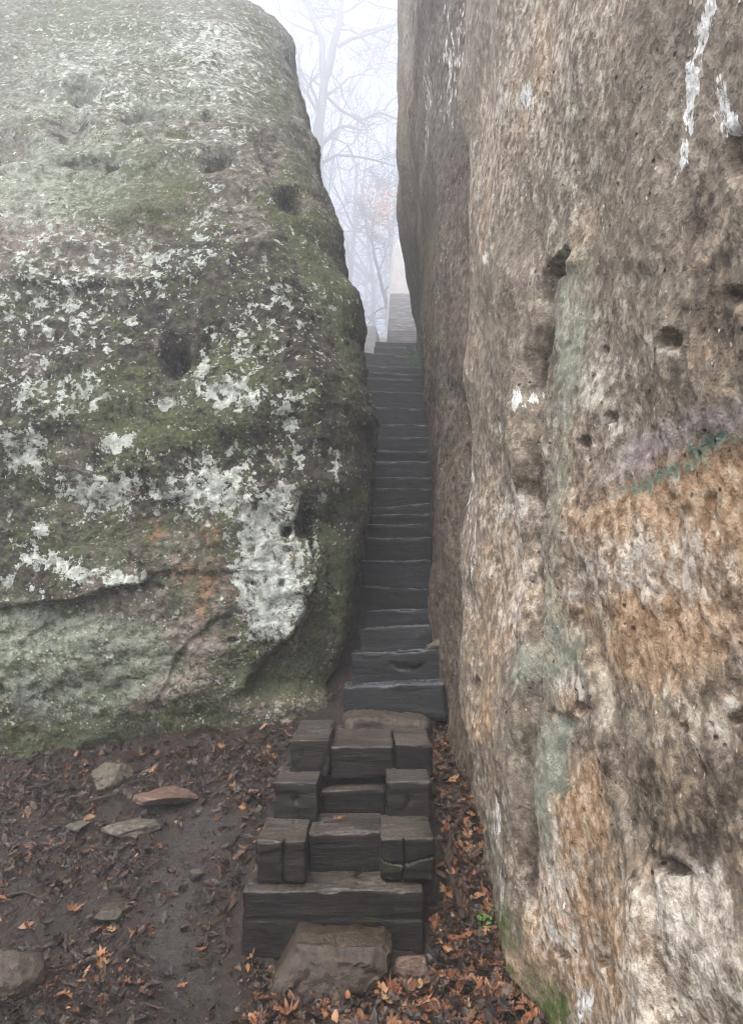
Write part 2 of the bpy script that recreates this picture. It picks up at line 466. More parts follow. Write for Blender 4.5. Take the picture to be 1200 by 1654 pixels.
zl = np.concatenate([np.arange(-.9, 0, .05), np.arange(0, 3.4, .0135), np.arange(3.4, 11.0, .026), np.arange(11.0, 13.4, .12)])
LZ = [-.9, .3, .9, 1.5, 2.2, 2.9, 3.3, 4.2, 4.9, 5.8, 6.8, 8.0, 8.8, 9.4, 10.8, 13.4]
LX = [-.30, -.24, -.16, -.07, -.02, -.03, -.07, -.20, -.36, -.50, -.74, -1.0, -1.13, -1.22, -1.45, -2.7]
FZ = [-.9, .5, 1.5, 2.5, 3.5, 4.5, 5.5, 6.5, 7.5, 8.5, 9.5, 10.5, 13.4]
FD = [4.80, 4.74, 4.62, 4.62, 4.84, 5.28, 5.9, 6.65, 7.5, 8.4, 9.35, 10.35, 13.5]
RZ = [-.9, 1.0, 3.0, 5.0, 7, 9, 13.4]; RR = [.35, .40, .55, .8, .95, 1.1, 1.3]
colA = np.concatenate([-np.geomspace(9.0, 3.1, 12), -np.arange(3.05, 0, -.0135)])
colB = np.linspace(0, np.pi / 2, 60)
colC = np.concatenate([np.arange(.02, 1.6, .02), np.arange(1.6, 4.2, .05), np.geomspace(4.2, 8.5, 12)])
Zc = zl[:, None]
X0 = herm(LZ, LX, Zc); F0 = herm(FZ, FD, Zc); R0 = herm(RZ, RR, Zc)
xa = X0 - R0 + colA[None] * (1 + .35 * sstep(3, 9, Zc)); ya = F0 + 0 * xa + .02 * np.maximum(-xa - 3, 0) ** 1.5
xb = X0 - R0 + R0 * np.sin(colB[None]); yb = F0 + R0 - R0 * np.cos(colB[None])
xc = X0 + 0 * colC[None] - .02 * colC[None]; yc = F0 + R0 + colC[None]
LXs = np.concatenate([xa, xb, xc], 1); LYs = np.concatenate([ya, yb, yc], 1); LZs = np.broadcast_to(Zc, LXs.shape).copy()
P = np.stack([LXs, LYs, LZs], -1)
N = normals(P)
px, py = proj(LXs, LYs, LZs)
wx = 16 * fbm(LXs * 3, LYs * 3, LZs * 3, 3); wy = 16 * fbm(LXs * 3 + 9, LYs * 3, LZs * 3, 3)
pxw, pyw = px + wx * .5, py + wy * .5
disp = .10 * fbm(LXs * .7, LYs * .7, LZs * .9, 3) * sstep(-.9, .5, LZs) + .040 * fbm(LXs * 2.6, LYs * 2.6, LZs * 3.6, 4) + .008 * ridge(LXs * 7, LYs * 7, LZs * 8, 3)
disp = disp + .006 * fbm(LXs * 22, LYs * 22, LZs * 22, 3)
# horizontal bedding
disp = disp + .022 * perlin(LXs * .6, LYs * .6, LZs * 7) * sstep(2, 4.5, LZs)
hole_l = [(281, 574, 24, 38, .30), (132, 153, 22, 16, .20), (246, 188, 44, 20, .28), (350, 272, 26, 20, .25), (470, 330, 30, 18, .22),
          (115, 205, 40, 28, .13), (140, 262, 70, 12, .12), (20, 235, 40, 22, .14), (338, 187, 10, 10, .12), (35, 140, 40, 16, .05), (295, 188, 10, 10, .08),
          (430, 260, 22, 60, .10, -25), (500, 846, 22, 26, .22), (465, 855, 9, 9, .10), (455, 950, 6, 10, .07), (405, 945, 5, 8, .05),
          (377, 1030, 11, 5, .06), (500, 953, 6, 7, .05), (190, 1113, 9, 9, .04), (3, 1120, 10, 13, .12), (258, 944, 8, 5, .05), (360, 140, 20, 14, .04),
          (470, 560, 9, 5, .04), (210, 660, 8, 20, .03)]
for h in hole_l:
    a = R(h[5]) if len(h) > 5 else 0
    dx, dy = pxw - h[0], pyw - h[1]
    e = np.hypot((dx * math.cos(a) + dy * math.sin(a)) / h[2], (-dx * math.sin(a) + dy * math.cos(a)) / h[3])
    e = e * (1 + .25 * perlin(LXs * 9 + h[0], LYs * 9, LZs * 9))
    disp = disp - h[4] * (.85 if h[1] < 400 else .8) * (1 - sstep(.25, 1.2, e))
holem = np.zeros_like(disp)
for h in hole_l:
    if h[4] >= .08: holem = np.maximum(holem, 1 - sstep(.7, 1.15, np.hypot((pxw - h[0]) / h[2], (pyw - h[1]) / h[3])))
def ledge(pts, depth, fall, soft=4, below=True):
    """rock under / right of the line is cut back, the cut fading out away from it"""
    d, s, t = seg_dist(pxw, pyw, pts)
    s = s if below else -s
    sd_ = d * s
    taper = np.sin(np.clip(t, 0.02, .98) * math.pi) ** .35
    return -depth * taper * sstep(-soft, soft, sd_) * np.exp(-np.maximum(sd_, 0) / fall)
disp = disp + ledge([(-40, 985), (60, 975), (150, 968), (190, 950), (228, 944), (244, 925)], .11, 110, 5)
disp = disp + ledge([(20, 1052), (70, 1010), (100, 990)], .025, 40, 3)
disp = disp + ledge([(230, 1180), (238, 1145), (262, 1125), (300, 1035), (350, 1000), (375, 985)], .028, 50, 3)
disp = disp + ledge([(60, 1140), (75, 1115), (100, 1110)], .02, 25, 3)
disp = disp + ledge([(-20, 455), (120, 462), (300, 452)], .05, 60, 3)
disp = disp + ledge([(180, 355), (250, 362), (310, 376)], .05, 20, 3)
# the right-hand flank below the lichened bulge is cut back
d_, s_, t_ = seg_dist(pxw, pyw, [(478, 800), (505, 870), (512, 930), (503, 985), (470, 1035), (420, 1080), (392, 1110), (388, 1150)])
flank = sstep(-7, 8, d_ * -s_) * sstep(780, 850, py) * (1 - sstep(1110, 1150, py)) * (1 - .85 * sstep(550, 582, px))
disp = disp - .13 * flank
# base foot
foot = sstep(1130, 1165, py - (600 - px) * .12 + 0) * (px > 200)
P = P + N * disp[..., None]
closeL = []
for dx_, dy_ in ((-2.6, 1.5), (-10.0, 1.5)):
    closeL.append(np.stack([X0[:, 0] + dx_, yc[:, -1] + dy_, zl], -1)[:, None, :])
P2 = np.concatenate([P] + closeL, 1)
ML = mat_left()
bl = loft("boulder", P2, P.shape[1], ML)
tag(bl, "huge rounded boulder left of the stair, green with moss and blotched with white lichen", "boulder")
# coverage of lichen, moss and stains, with some fog and crevice shade painted in
pe = lambda A: np.concatenate([A, np.zeros((A.shape[0], 2))], 1).ravel()
nz = .18 * fbm(LXs * 2, LYs * 2, LZs * 2, 3)
lich = blob(px, py, [(440, 880, 75, 110, .62, -10), (440, 990, 55, 55, .6, 35), (465, 660, 18, 40, .3), (470, 740, 35, 50, .2, 0),
    (370, 640, 48, 28, .5), (190, 715, 30, 20, .6), (200, 800, 80, 45, .42), (330, 790, 50, 55, .5), (65, 853, 16, 14, .8), (12, 937, 14, 12, .7), (270, 330, 60, 40, -.15), (230, 310, 90, 60, -.25),
    (260, 648, 28, 10, .6), (80, 905, 50, 18, .5), (180, 935, 80, 22, .55), (130, 790, 40, 40, .35), (40, 740, 50, 40, .38), (30, 640, 60, 60, .25),
    (420, 730, 40, 24, .25), (520, 870, 12, 60, .35), (540, 760, 12, 50, .25), (20, 1155, 30, 25, .5), (366, 1105, 25, 12, .5), (190, 1040, 40, 14, .2),
    (330, 330, 50, 60, .2), (350, 240, 50, 30, .25), (450, 500, 80, 70, .18), (390, 570, 60, 60, .2), (360, 110, 90, 60, .25), (150, 130, 80, 80, .22),
    (80, 560, 90, 60, .2), (110, 480, 160, 60, .22), (200, 410, 120, 50, .22), (30, 350, 80, 60, .15), (330, 60, 80, 40, .2), (500, 640, 20, 40, .15), (325, 590, 12, 25, .5),
    (500, 590, 30, 24, .2), (130, 640, 50, 30, .3), (300, 1165, 60, 20, .1)])
lich = lich + .10 + nz * .5 - .25 * flank - .8 * holem
lich = lich + (.07 * (1 - sstep(380, 520, py))) * (1 - sstep(420, 500, px + (300 - py) * .0))  # extra lichen near the top also paints in fog
lich = lich * (1 - .6 * sstep(985, 1020, py - .0 * px) * (px < 360)) - .3 * sstep(560, 600, px) - .25 * np.exp(-((px - 290) / 70) ** 2 - ((py - 900) / 80) ** 2)
moss = .36 - .4 * holem + nz + blob(px, py, [(150, 30, 200, 60, .25), (230, 310, 90, 60, .35), (520, 450, 30, 110, .6, -28), (470, 330, 30, 90, .4, -30), (430, 130, 30, 90, .3, -15), (180, 640, 140, 60, .30), (260, 690, 90, 50, .3),
    (60, 800, 60, 60, .1), (150, 870, 120, 50, .25), (370, 860, 45, 50, .45), (385, 1060, 40, 50, .4), (540, 960, 45, 130, .35), (460, 1110, 90, 40, .4), (60, 1210, 120, 40, .5), (220, 1180, 120, 35, .35),
    (340, 1140, 60, 30, .3), (360, 610, 60, 80, .25), (150, 750, 100, 50, .15), (560, 620, 20, 100, .2)])
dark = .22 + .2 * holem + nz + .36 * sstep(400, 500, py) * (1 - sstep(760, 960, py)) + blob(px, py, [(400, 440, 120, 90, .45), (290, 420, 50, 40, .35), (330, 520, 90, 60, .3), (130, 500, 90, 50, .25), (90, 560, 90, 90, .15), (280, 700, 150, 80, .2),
    (545, 700, 60, 170, .5), (575, 800, 22, 200, .6), (60, 920, 90, 50, .4), (450, 560, 80, 90, .25), (235, 930, 30, 40, .2), (530, 1000, 60, 130, .25)])  # right edge by the stair: crevice shade painted dark into the rock
ggr = .05 + blob(px, py, [(120, 1080, 170, 90, .9), (30, 1040, 120, 60, .6), (200, 110, 340, 200, .55), (60, 330, 200, 60, .2), (80, 300, 200, 80, .3)])  # upper grey-green partly stands in for fog whitening
pink = .1 + blob(px, py, [(320, 1060, 90, 80, .55), (240, 1120, 90, 40, .3), (480, 1135, 110, 25, .8, -5), (60, 350, 140, 70, .5), (190, 470, 60, 30, .3), (100, 230, 120, 40, .35), (300, 240, 80, 30, .25)])
pink = np.maximum(pink, .85 * sstep(-14, -4, py - (1262 - px * .185)) * (px > 260) * (px < 580))
org = blob(px, py, [(245, 860, 20, 30, .6), (345, 870, 20, 50, .6), (300, 930, 60, 30, .5), (325, 970, 20, 50, .55), (380, 950, 20, 20, .4), (290, 850, 50, 20, .3)])
teal = blob(px, py, [(290, 830, 40, 12, .5), (330, 900, 20, 40, .5), (300, 960, 40, 30, .35), (265, 880, 15, 30, .4)])
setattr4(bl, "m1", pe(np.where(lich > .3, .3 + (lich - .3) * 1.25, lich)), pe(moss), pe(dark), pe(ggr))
setattr4(bl, "m2", pe(org), pe(teal), pe(pink), 0)

# ------------------------------------------------------------------ right cliff
wd = [.2, 1.3, 2.1, 2.9, 3.5, 4.3, 5.0, 6.0, 7.5, 9.0, 10.5, 14.0]
wz = [-.9, .3, 1.5, 3.0, 5.0, 6.5, 9.0, 13.0]
WT = np.array([
 [.78, .74, .72, .68, .61, .50, .46, .60, .75, .80, .85, 1.1],
 [.76, .72, .69, .63, .56, .47, .44, .55, .72, .80, .85, 1.1],
 [.74, .70, .66, .60, .56, .50, .425, .50, .70, .76, .82, 1.1],
 [.74, .70, .66, .62, .58, .52, .43, .47, .66, .74, .82, 1.1],
 [.76, .72, .68, .64, .60, .53, .45, .42, .55, .62, .75, 1.1],
 [.80, .76, .72, .67, .62, .55, .46, .40, .37, .36, .48, 1.1],
 [.90, .85, .80, .75, .68, .60, .50, .43, .36, .37, .50, 1.1],
 [1.4, 1.3, 1.2, 1.1, 1.0, .90, .80, .70, .60, .60, .70, 1.3]])
def Wsurf(d, z):
    zz = np.clip(z, wz[0], wz[-1])
    rows = np.stack([herm(wd, r, d) for r in WT])        # at every knot row
    return rows
dcol = np.concatenate([np.geomspace(.5, 6.5, 560), np.linspace(6.53, 11, 110), np.linspace(11.3, 14, 8)])
zr = np.concatenate([np.arange(-.9, -.4, .05), np.arange(-.4, 3.6, .0105), np.arange(3.6, 9.6, .024), np.arange(9.6, 13.0, .15)])
rows = Wsurf(dcol, 0)
Wg = np.stack([herm(wz, rows[:, k], zr) for k in range(len(dcol))], 1)
RD = np.broadcast_to(dcol[None], Wg.shape); RZg = np.broadcast_to(zr[:, None], Wg.shape)
px, py = proj(Wg, RD, RZg)
wx = fbm(RD * 3, Wg * 3, RZg * 2, 3); wy = fbm(RD * 3 + 5, Wg * 3, RZg * 2, 3)
pxw, pyw = px + 9 * wx, py + 14 * wy
upk = 1 - .45 * (1 - sstep(300, 700, py))
dr = .06 * fbm(RD * 1.1, 0, RZg * .7, 3) + upk * (.034 * fbm(RD * 2.0, 2, RZg * 1.7, 4) + .004 * ridge(RD * 6, 1, RZg * 5, 3) + .006 * fbm(RD * 19, 4, RZg * 17, 3))
dr = dr + .006 * fbm(RD * 55, 4, RZg * 50, 2) * (RD < 3.2)
hole_r = [(893, 430, 34, 11, .11, -40), (1095, 548, 24, 18, .08), (905, 905, 11, 32, .06), (985, 678, 8, 8, .05), (950, 710, 9, 8, .05), (1168, 1160, 22, 9, .07, -10),
          (905, 1538, 16, 12, .05), (975, 1555, 10, 8, .05), (1075, 1395, 40, 12, .05, 30), (1095, 1180, 8, 8, .03), (960, 570, 7, 9, .035), (1185, 470, 22, 14, .03), (1190, 250, 25, 40, .05),
          (905, 1165, 26, 10, .035, 40), (1040, 740, 4, 4, .02), (1025, 865, 5, 5, .02), (920, 640, 10, 10, .02), (820, 1290, 5, 20, .02), (880, 580, 8, 14, .025), (930, 1150, 14, 12, .03), (775, 1100, 6, 14, .02)]
for h in hole_r:
    a = R(h[5]) if len(h) > 5 else 0
    dx, dy = pxw - h[0], pyw - h[1]
    e = np.hypot((dx * math.cos(a) + dy * math.sin(a)) / h[2], (-dx * math.sin(a) + dy * math.cos(a)) / h[3])
    dr = dr - h[4] * (1 - sstep(.5, 1.1, e))
# alcove right of the long vertical crack (recessed), closing downwards
d_, s_, t_ = seg_dist(pxw, pyw, [(868, 440), (866, 520), (855, 620), (850, 760), (846, 880), (852, 980), (856, 1100), (852, 1230), (858, 1400), (870, 1560)])
side = -d_ * s_
cs_ = sstep(-7, 5, side)
dr = dr + (.02 * (1 - cs_) * np.exp(np.minimum(side, 0) / 30)) * sstep(415, 450, py) * (1 - sstep(1350, 1560, py)) - .06 * cs_ * np.exp(-np.maximum(side, 0) / 60) * (1 - sstep(1350, 1560, py)) * sstep(415, 450, py)
crk_m = np.exp(-((side - 1) / 3.2) ** 2) * sstep(425, 450, py) * (1 - sstep(1380, 1560, py)); dr = dr - .045 * crk_m * sstep(430, 460, py) * (1 - sstep(1400, 1600, py))
# undercut on the right under the leaning bulge
d_, s_, t_ = seg_dist(pxw, pyw, [(925, 1000), (950, 1080), (985, 1180), (1010, 1330), (1060, 1450), (1100, 1654)])
dr = dr - .05 * sstep(-12, 12, -d_ * s_) * np.exp(-np.maximum(-d_ * s_, 0) / 130)
# groove between the lit face and the dark face behind it
d_, s_, t_ = seg_dist(px + 5 * wx, py, [(735, -40), (741, 200), (752, 320), (752, 460), (744, 700), (734, 860), (737, 1000), (752, 1200), (790, 1330)])
dr = dr - .035 * np.exp(-(d_ / 7) ** 2) * (RD < 6) - .06 * sstep(-4, 5, d_ * s_) * np.exp(-np.maximum(d_ * s_, 0) / 28) * (RD < 6)
PR = np.stack([Wg - dr * sstep(.5, 1, RD), RD, RZg], -1)
back = [np.stack([np.full(len(zr), a), np.full(len(zr), b), zr], -1)[:, None, :] for a, b in ((7, 14), (7, .5))]
PR2 = np.concatenate([PR] + back, 1)[:, ::-1]
MR = mat_right()
cl = loft("cliff", PR2, PR.shape[1], MR)
tag(cl, "tall brown sandstone rock wall right of the stair with orange and pale stains", "rock wall")
per = lambda A: np.concatenate([A, np.zeros((A.shape[0], 2))], 1)[:, ::-1].ravel()
nz = .22 * fbm(RD * .9, Wg, RZg * 1.2, 3)
px_o, py_o = px, py
q1 = fbm(RD * 2.5, Wg, RZg * 5, 4); q2 = fbm(RD * 2.5 + 7, Wg, RZg * 5, 4)
px, py = px + 26 * q1, py + 30 * q2
wht = .18 + nz + blob(px, py, [(830, 800, 18, 60, .5), (820, 960, 25, 90, .4), (1000, 930, 90, 60, .35), (1120, 900, 80, 70, .3), (1110, 1450, 45, 60, .5, -20), (925, 1110, 40, 35, .4), (1130, 1580, 90, 60, .3), (985, 600, 60, 40, .1), (1090, 590, 40, 20, .3),
    (900, 1420, 20, 120, .25), (940, 1000, 30, 80, .2), (1060, 1150, 60, 60, .15)])
ora = .16 + nz + blob(px, py, [(1080, 850, 150, 110, .62), (1040, 1010, 130, 90, .6), (1150, 760, 60, 50, .4), (815, 1000, 30, 130, .45), (930, 1420, 45, 190, .6, 12), (910, 1140, 40, 30, .4), (1000, 1540, 60, 90, .3), (800, 1150, 30, 60, .3), (960, 1250, 30, 60, .3), (1160, 330, 60, 120, .1)])
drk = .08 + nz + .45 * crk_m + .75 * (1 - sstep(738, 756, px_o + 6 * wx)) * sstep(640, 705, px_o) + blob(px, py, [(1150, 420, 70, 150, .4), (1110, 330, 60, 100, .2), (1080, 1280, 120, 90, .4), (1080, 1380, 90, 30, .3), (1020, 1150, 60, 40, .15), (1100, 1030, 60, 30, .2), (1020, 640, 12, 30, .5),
    (1110, 510, 60, 20, .3), (1160, 200, 60, 60, .2), (690, 200, 14, 260, .35), (728, 300, 10, 330, .5), (1190, 560, 30, 120, .3), (800, 1400, 60, 150, .25), (960, 1450, 20, 90, .25), (1150, 1080, 40, 60, .2), (905, 900, 14, 40, .6), (1000, 1210, 60, 40, .2), (700, 1150, 40, 200, .2)])
mos = blob(px, py, [(850, 1590, 35, 110, .75, -18), (905, 1640, 20, 40, .6), (690, 400, 30, 200, .35), (660, 420, 20, 60, .3), (820, 1500, 30, 60, .4, -20), (1190, 260, 20, 40, .3)])
tea = blob(px, py, [(1060, 760, 75, 16, .75, -22), (1150, 710, 50, 20, .7, -25), (1020, 790, 20, 14, .4), (905, 1265, 30, 12, .6), (880, 1380, 14, 60, .2), (1130, 830, 16, 60, .3, 20), (1065, 920, 14, 60, .3, 20)])
pur = blob(px, py, [(1090, 690, 110, 38, .8, -22), (1010, 750, 60, 35, .6, -40), (1150, 670, 50, 30, .4)])
pgr = .04 + nz + blob(px, py, [(905, 520, 40, 80, .7), (893, 700, 30, 160, .8), (890, 1000, 34, 130, .95), (885, 1250, 30, 160, .9), (960, 1060, 40, 90, .5), (1010, 860, 30, 60, .4), (930, 250, 60, 160, .25), (760, 250, 14, 260, .3), (930, 430, 40, 30, .4), (960, 620, 50, 60, .25), (830, 780, 14, 60, .6), (812, 1400, 8, 90, .8, -12), (1060, 1120, 14, 80, .4, 15)])
drp = 1.2 * blob(px_o + 5 * q1, py_o + 14 * q2, [(1130, 60, 14, 90, .62, 14), (1110, 190, 12, 80, .6), (1160, 170, 20, 60, .55), (1180, 210, 16, 30, .5), (845, 160, 12, 24, .55), (1098, 285, 8, 30, .6, 20), (790, 420, 5, 25, .6), (800, 690, 4, 10, .6), (848, 640, 4, 25, .6), (700, 560, 3, 60, .3), (770, 900, 5, 120, .45), (748, 760, 6, 160, .42),
    (815, 1330, 8, 60, .5), (830, 1450, 8, 60, .5), (720, 100, 14, 150, .38), (690, 180, 10, 150, .35), (900, 1500, 40, 80, .35), (940, 1620, 14, 40, .5)])
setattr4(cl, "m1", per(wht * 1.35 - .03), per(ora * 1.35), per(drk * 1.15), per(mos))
setattr4(cl, "m2", per(tea), per(pur), per(pgr * 1.3), per(drp))

# ------------------------------------------------------------------ rounded boxes and stones
def rbox(wx_, dy_, hz_, r=.007, st=.025, amp=.004, seed=0, warp=.01):
    """rounded, slightly warped squared timber centred on its top front edge middle -> y in [0,dy], z in [-h,0]"""
    hx, hy, hz = wx_ / 2, dy_ / 2, hz_ / 2
    def ax(h):
        n = max(2, int(2 * (h - r) / st))
        return np.concatenate([[-h, -h + r * .3], np.linspace(-h + r, h - r, n + 1), [h - r * .3, h]])
    A = [ax(hx), ax(hy), ax(hz)]
    V, Fc, off = [], [], 0
    for axis in range(3):
        u, v = [(1, 2), (2, 0), (0, 1)][axis]
        for sgn in (-1, 1):
            U, W_ = np.meshgrid(A[u], A[v], indexing='ij')
            p = np.zeros(U.shape + (3,)); p[..., u] = U; p[..., v] = W_; p[..., axis] = sgn * (hx, hy, hz)[axis]
            nr, nc = U.shape
            f = gridfaces(nr, nc)
            if sgn < 0: f = f[:, ::-1]
            V.append(p.reshape(-1, 3)); Fc.append(f + off); off += nr * nc
    V = np.vstack(V); Fc = np.vstack(Fc)
    H = np.array([hx, hy, hz])
    inner = np.clip(V, -(H - r), H - r); dlt = V - inner
    L = np.linalg.norm(dlt, axis=1, keepdims=True)
    V = inner + dlt / np.maximum(L, 1e-9) * r
    nrm = dlt / np.maximum(L, 1e-9)
    s = seed * 7.13
    q = amp * (fbm(V[:, 0] * 6 + s, V[:, 1] * 22, V[:, 2] * 22, 3) + .5 * fbm(V[:, 0] * 30, V[:, 1] * 30 + s, V[:, 2] * 30, 2))
    # worn edges
    edge = (np.abs(nrm) > .25).sum(1) >= 2
    q = q - np.where(edge, np.maximum(0, .022 * fbm(V[:, 0] * 9 + s, V[:, 1] * 4, V[:, 2] * 4, 2)), 0)
    V = V + nrm * q[:, None]
    V = V + nrm * (.006 * perlin(V[:, 0] * 5 + s, V[:, 1] * 5, V[:, 2] * 7))[:, None]
    V[:, 2] += warp * fbm(V[:, 0] * 2.0 + s, V[:, 1] * 1.0, 0, 2)
    V[:, 1] += warp * .8 * fbm(V[:, 0] * 2.0, s, V[:, 2] * 2, 2)
    V += np.array([0, hy, -hz])
    # weld
    key = np.round(V, 5); _, idx, inv = np.unique(key, axis=0, return_index=True, return_inverse=True)
    inv = np.ravel(inv)
    return V[idx], inv[Fc]
def crackit(V, x0, pts, wdt, dep):
    """cut a crack into the front (y small) face; pts in (x,z) of the box"""
    fr = V[:, 1] < .03
    d, s, t = seg_dist(V[:, 0], V[:, 2], pts)
    V[:, 1] += np.where(fr, dep * np.exp(-(d / wdt) ** 2), 0)
    return V

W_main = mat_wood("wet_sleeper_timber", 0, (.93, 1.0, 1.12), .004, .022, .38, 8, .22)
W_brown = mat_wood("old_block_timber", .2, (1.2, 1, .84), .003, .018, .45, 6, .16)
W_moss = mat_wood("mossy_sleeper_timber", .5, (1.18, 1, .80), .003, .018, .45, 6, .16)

stair = thing("timber_staircase", "long steep staircase of black wet timber sleepers climbing between the two rocks", "staircase", tuple(at(540, 1528, 3.30)))
SL = stair.location
def rel(v): return (v[0] - SL.x, v[1] - SL.y, v[2] - SL.z)
def timber(name, pl, pr, yl, yr, d, h, dep, m, seed, amp=.004, r=.007, label=None, cr=None, st=.025, yaw=0, parent=None):
    a, b = at(pl, yl, d), at(pr, yr, d)
    wdt = (b - a).length
    V, Fc = rbox(wdt, dep, h, r, st, amp, seed, .007)
    for c in (cr or []): V = crackit(V, 0, [(x * wdt - wdt / 2, -z * h) for x, z in c[0]], c[1], c[2])
    o = mesh(name, V, Fc, m, stair)
    mid = (a + b) / 2
    o.location = rel(mid); o.rotation_euler = (0, -math.atan2(b.z - a.z, b.x - a.x), yaw)
    if label: o["label"] = label
    return o
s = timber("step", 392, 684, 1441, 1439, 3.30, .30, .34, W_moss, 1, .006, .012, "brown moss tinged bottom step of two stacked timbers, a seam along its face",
           cr=[([(-.1, .37), (1.1, .38)], .003, .009)], st=.009)
# three rows of cut blocks
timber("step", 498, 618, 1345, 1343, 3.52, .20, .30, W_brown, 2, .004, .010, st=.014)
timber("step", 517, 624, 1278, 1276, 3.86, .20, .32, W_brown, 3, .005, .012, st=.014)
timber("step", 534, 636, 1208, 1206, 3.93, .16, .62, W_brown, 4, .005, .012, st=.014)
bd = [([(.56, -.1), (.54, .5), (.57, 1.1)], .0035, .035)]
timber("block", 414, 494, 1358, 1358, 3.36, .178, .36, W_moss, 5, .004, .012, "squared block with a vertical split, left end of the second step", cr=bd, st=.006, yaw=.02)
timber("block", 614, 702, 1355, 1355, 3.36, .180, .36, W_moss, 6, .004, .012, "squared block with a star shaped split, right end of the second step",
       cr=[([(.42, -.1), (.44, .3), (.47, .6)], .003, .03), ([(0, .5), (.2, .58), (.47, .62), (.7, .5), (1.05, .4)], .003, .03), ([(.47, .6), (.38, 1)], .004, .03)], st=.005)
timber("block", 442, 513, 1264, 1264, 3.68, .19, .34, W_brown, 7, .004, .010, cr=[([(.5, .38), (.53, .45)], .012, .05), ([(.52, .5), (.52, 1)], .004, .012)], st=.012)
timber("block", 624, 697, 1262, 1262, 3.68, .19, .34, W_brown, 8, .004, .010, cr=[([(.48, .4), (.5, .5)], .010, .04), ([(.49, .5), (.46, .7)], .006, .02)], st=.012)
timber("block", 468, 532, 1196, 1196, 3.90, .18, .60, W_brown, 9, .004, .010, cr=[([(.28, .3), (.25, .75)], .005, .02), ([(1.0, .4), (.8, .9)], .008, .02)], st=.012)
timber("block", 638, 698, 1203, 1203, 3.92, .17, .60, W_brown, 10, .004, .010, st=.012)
ST = [(553, 718, 1112, 1104, 4.66, .22), (567, 712, 1057, 1049, 4.90, .26), (580, 697, 1018, 1010, 5.04, .20), (590, 702, 988, 984, 5.25, .18), (583, 698, 946, 953, 5.50, .22),
      (583, 696, 906, 905, 5.75, .24), (588, 700, 868, 868, 6.0, .24), (592, 704, 847, 845, 6.25, .2), (596, 704, 831, 829, 6.5, .2), (598, 704, 820, 812, 6.78, .2), (598, 708, 790, 788, 7.05, .24),
      (598, 708, 771, 770, 7.3, .2), (598, 708, 745, 744, 7.6, .26), (598, 710, 728, 727, 7.9, .2), (597, 710, 706, 706, 8.2, .26), (595, 712, 685, 685, 8.5, .26), (594, 712, 657, 660, 8.8, .28),
      (592, 712, 632, 635, 9.3, .28), (590, 712, 610, 615, 9.9, .34), (588, 712, 600, 606, 10.8, .34), (588, 706, 591, 593, 12.0, .5), (585, 690, 568, 579, 13.5, .8), (604, 690, 560, 562, 15.0, .7), (606, 690, 552, 553, 16.5, .7)]
crs = {0: [([(.13, -.1), (.16, .3), (.11, .8)], .005, .012), ([(.15, .68), (.5, .72), (.98, .62)], .004, .010)],
       1: [([(.46, .3), (.52, .42), (.72, .45), (.8, .35)], .010, .03), ([(.2, .8), (.6, .78)], .004, .01)],
       3: [([(.3, .6), (.5, .3), (.62, .2)], .006, .012)], 6: [([(.75, .75), (.83, .9), (.9, .7)], .012, .03), ([(.1, .5), (.6, .45)], .006, .012)]}
for i, (pl, pr, yl, yr, d, h) in enumerate(ST):
    dep_ = max(.40, (ST[i + 1][4] if i + 1 < len(ST) else 18) - d + .05)
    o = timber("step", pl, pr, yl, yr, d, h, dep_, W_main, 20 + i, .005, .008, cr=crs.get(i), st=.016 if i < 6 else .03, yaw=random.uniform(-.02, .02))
    o.name = "step"

# second, far flight in the fog
f0 = at(650, 547, 18)
far_st = thing("plank_staircase", "pale narrow plank staircase fading into the fog above the black steps", "staircase", (f0.x, f0.y, f0.z - .2))
W_pale = mat_wood("fog_paled_plank", 0, (1.1, 1, .95), .03, .09, .6, 1.8)  # fog's paleness is put into the plank colour
SL = far_st.location; stair_keep = stair; stair = far_st
for i in range(28):
    t = i / 27
    yy = 547 + (474 - 547) * t; d = 18 + 14 * t
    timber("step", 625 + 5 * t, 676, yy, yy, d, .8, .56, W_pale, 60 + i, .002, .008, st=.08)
V_, F_ = [], []
def tube(pts, rad, ns=6, cap=True):
    pts = [Vector(p) for p in pts]; V = []; Fc = []
    up = Vector((.13, .31, .94)).normalized()
    for i, p in enumerate(pts):
        t = (pts[min(i + 1, len(pts) - 1)] - pts[max(i - 1, 0)]).normalized()
        a = t.cross(up)
        if a.length < .05: a = t.cross(Vector((1, 0, 0)))
        a.normalize(); b = t.cross(a)
        r_ = rad[i] if hasattr(rad, '__len__') else rad
        for k in range(ns):
            an = 2 * math.pi * k / ns
            V.append(p + (a * math.cos(an) + b * math.sin(an)) * r_)
    for i in range(len(pts) - 1):
        for k in range(ns):
            q = i * ns + k; q2 = i * ns + (k + 1) % ns
            Fc.append((q, q2, q2 + ns, q + ns))
    if cap:
        Fc.append(tuple(range(ns))[::-1]); Fc.append(tuple((len(pts) - 1) * ns + k for k in range(ns)))
    return V, Fc
a = at(674, 580, 14.0); b = at(674, 468, 14.2)
metal = NT("rail_metal"); metal = metal.out((.09, .09, .095), .5)
v, f = tube([a, b], .022, 8); mesh("post", [rel(p) for p in v], f, metal, far_st)
c = at(676, 455, 31); v, f = tube([b, c], .018, 8); mesh("handrail", [rel(p) for p in v], f, metal, far_st)
v, f = tube([at(676, 498, 31), c + Vector((0, 0, .02))], .02, 8); mesh("post", [rel(p) for p in v], f, metal, far_st)
stair = stair_keep; SL = stair.location

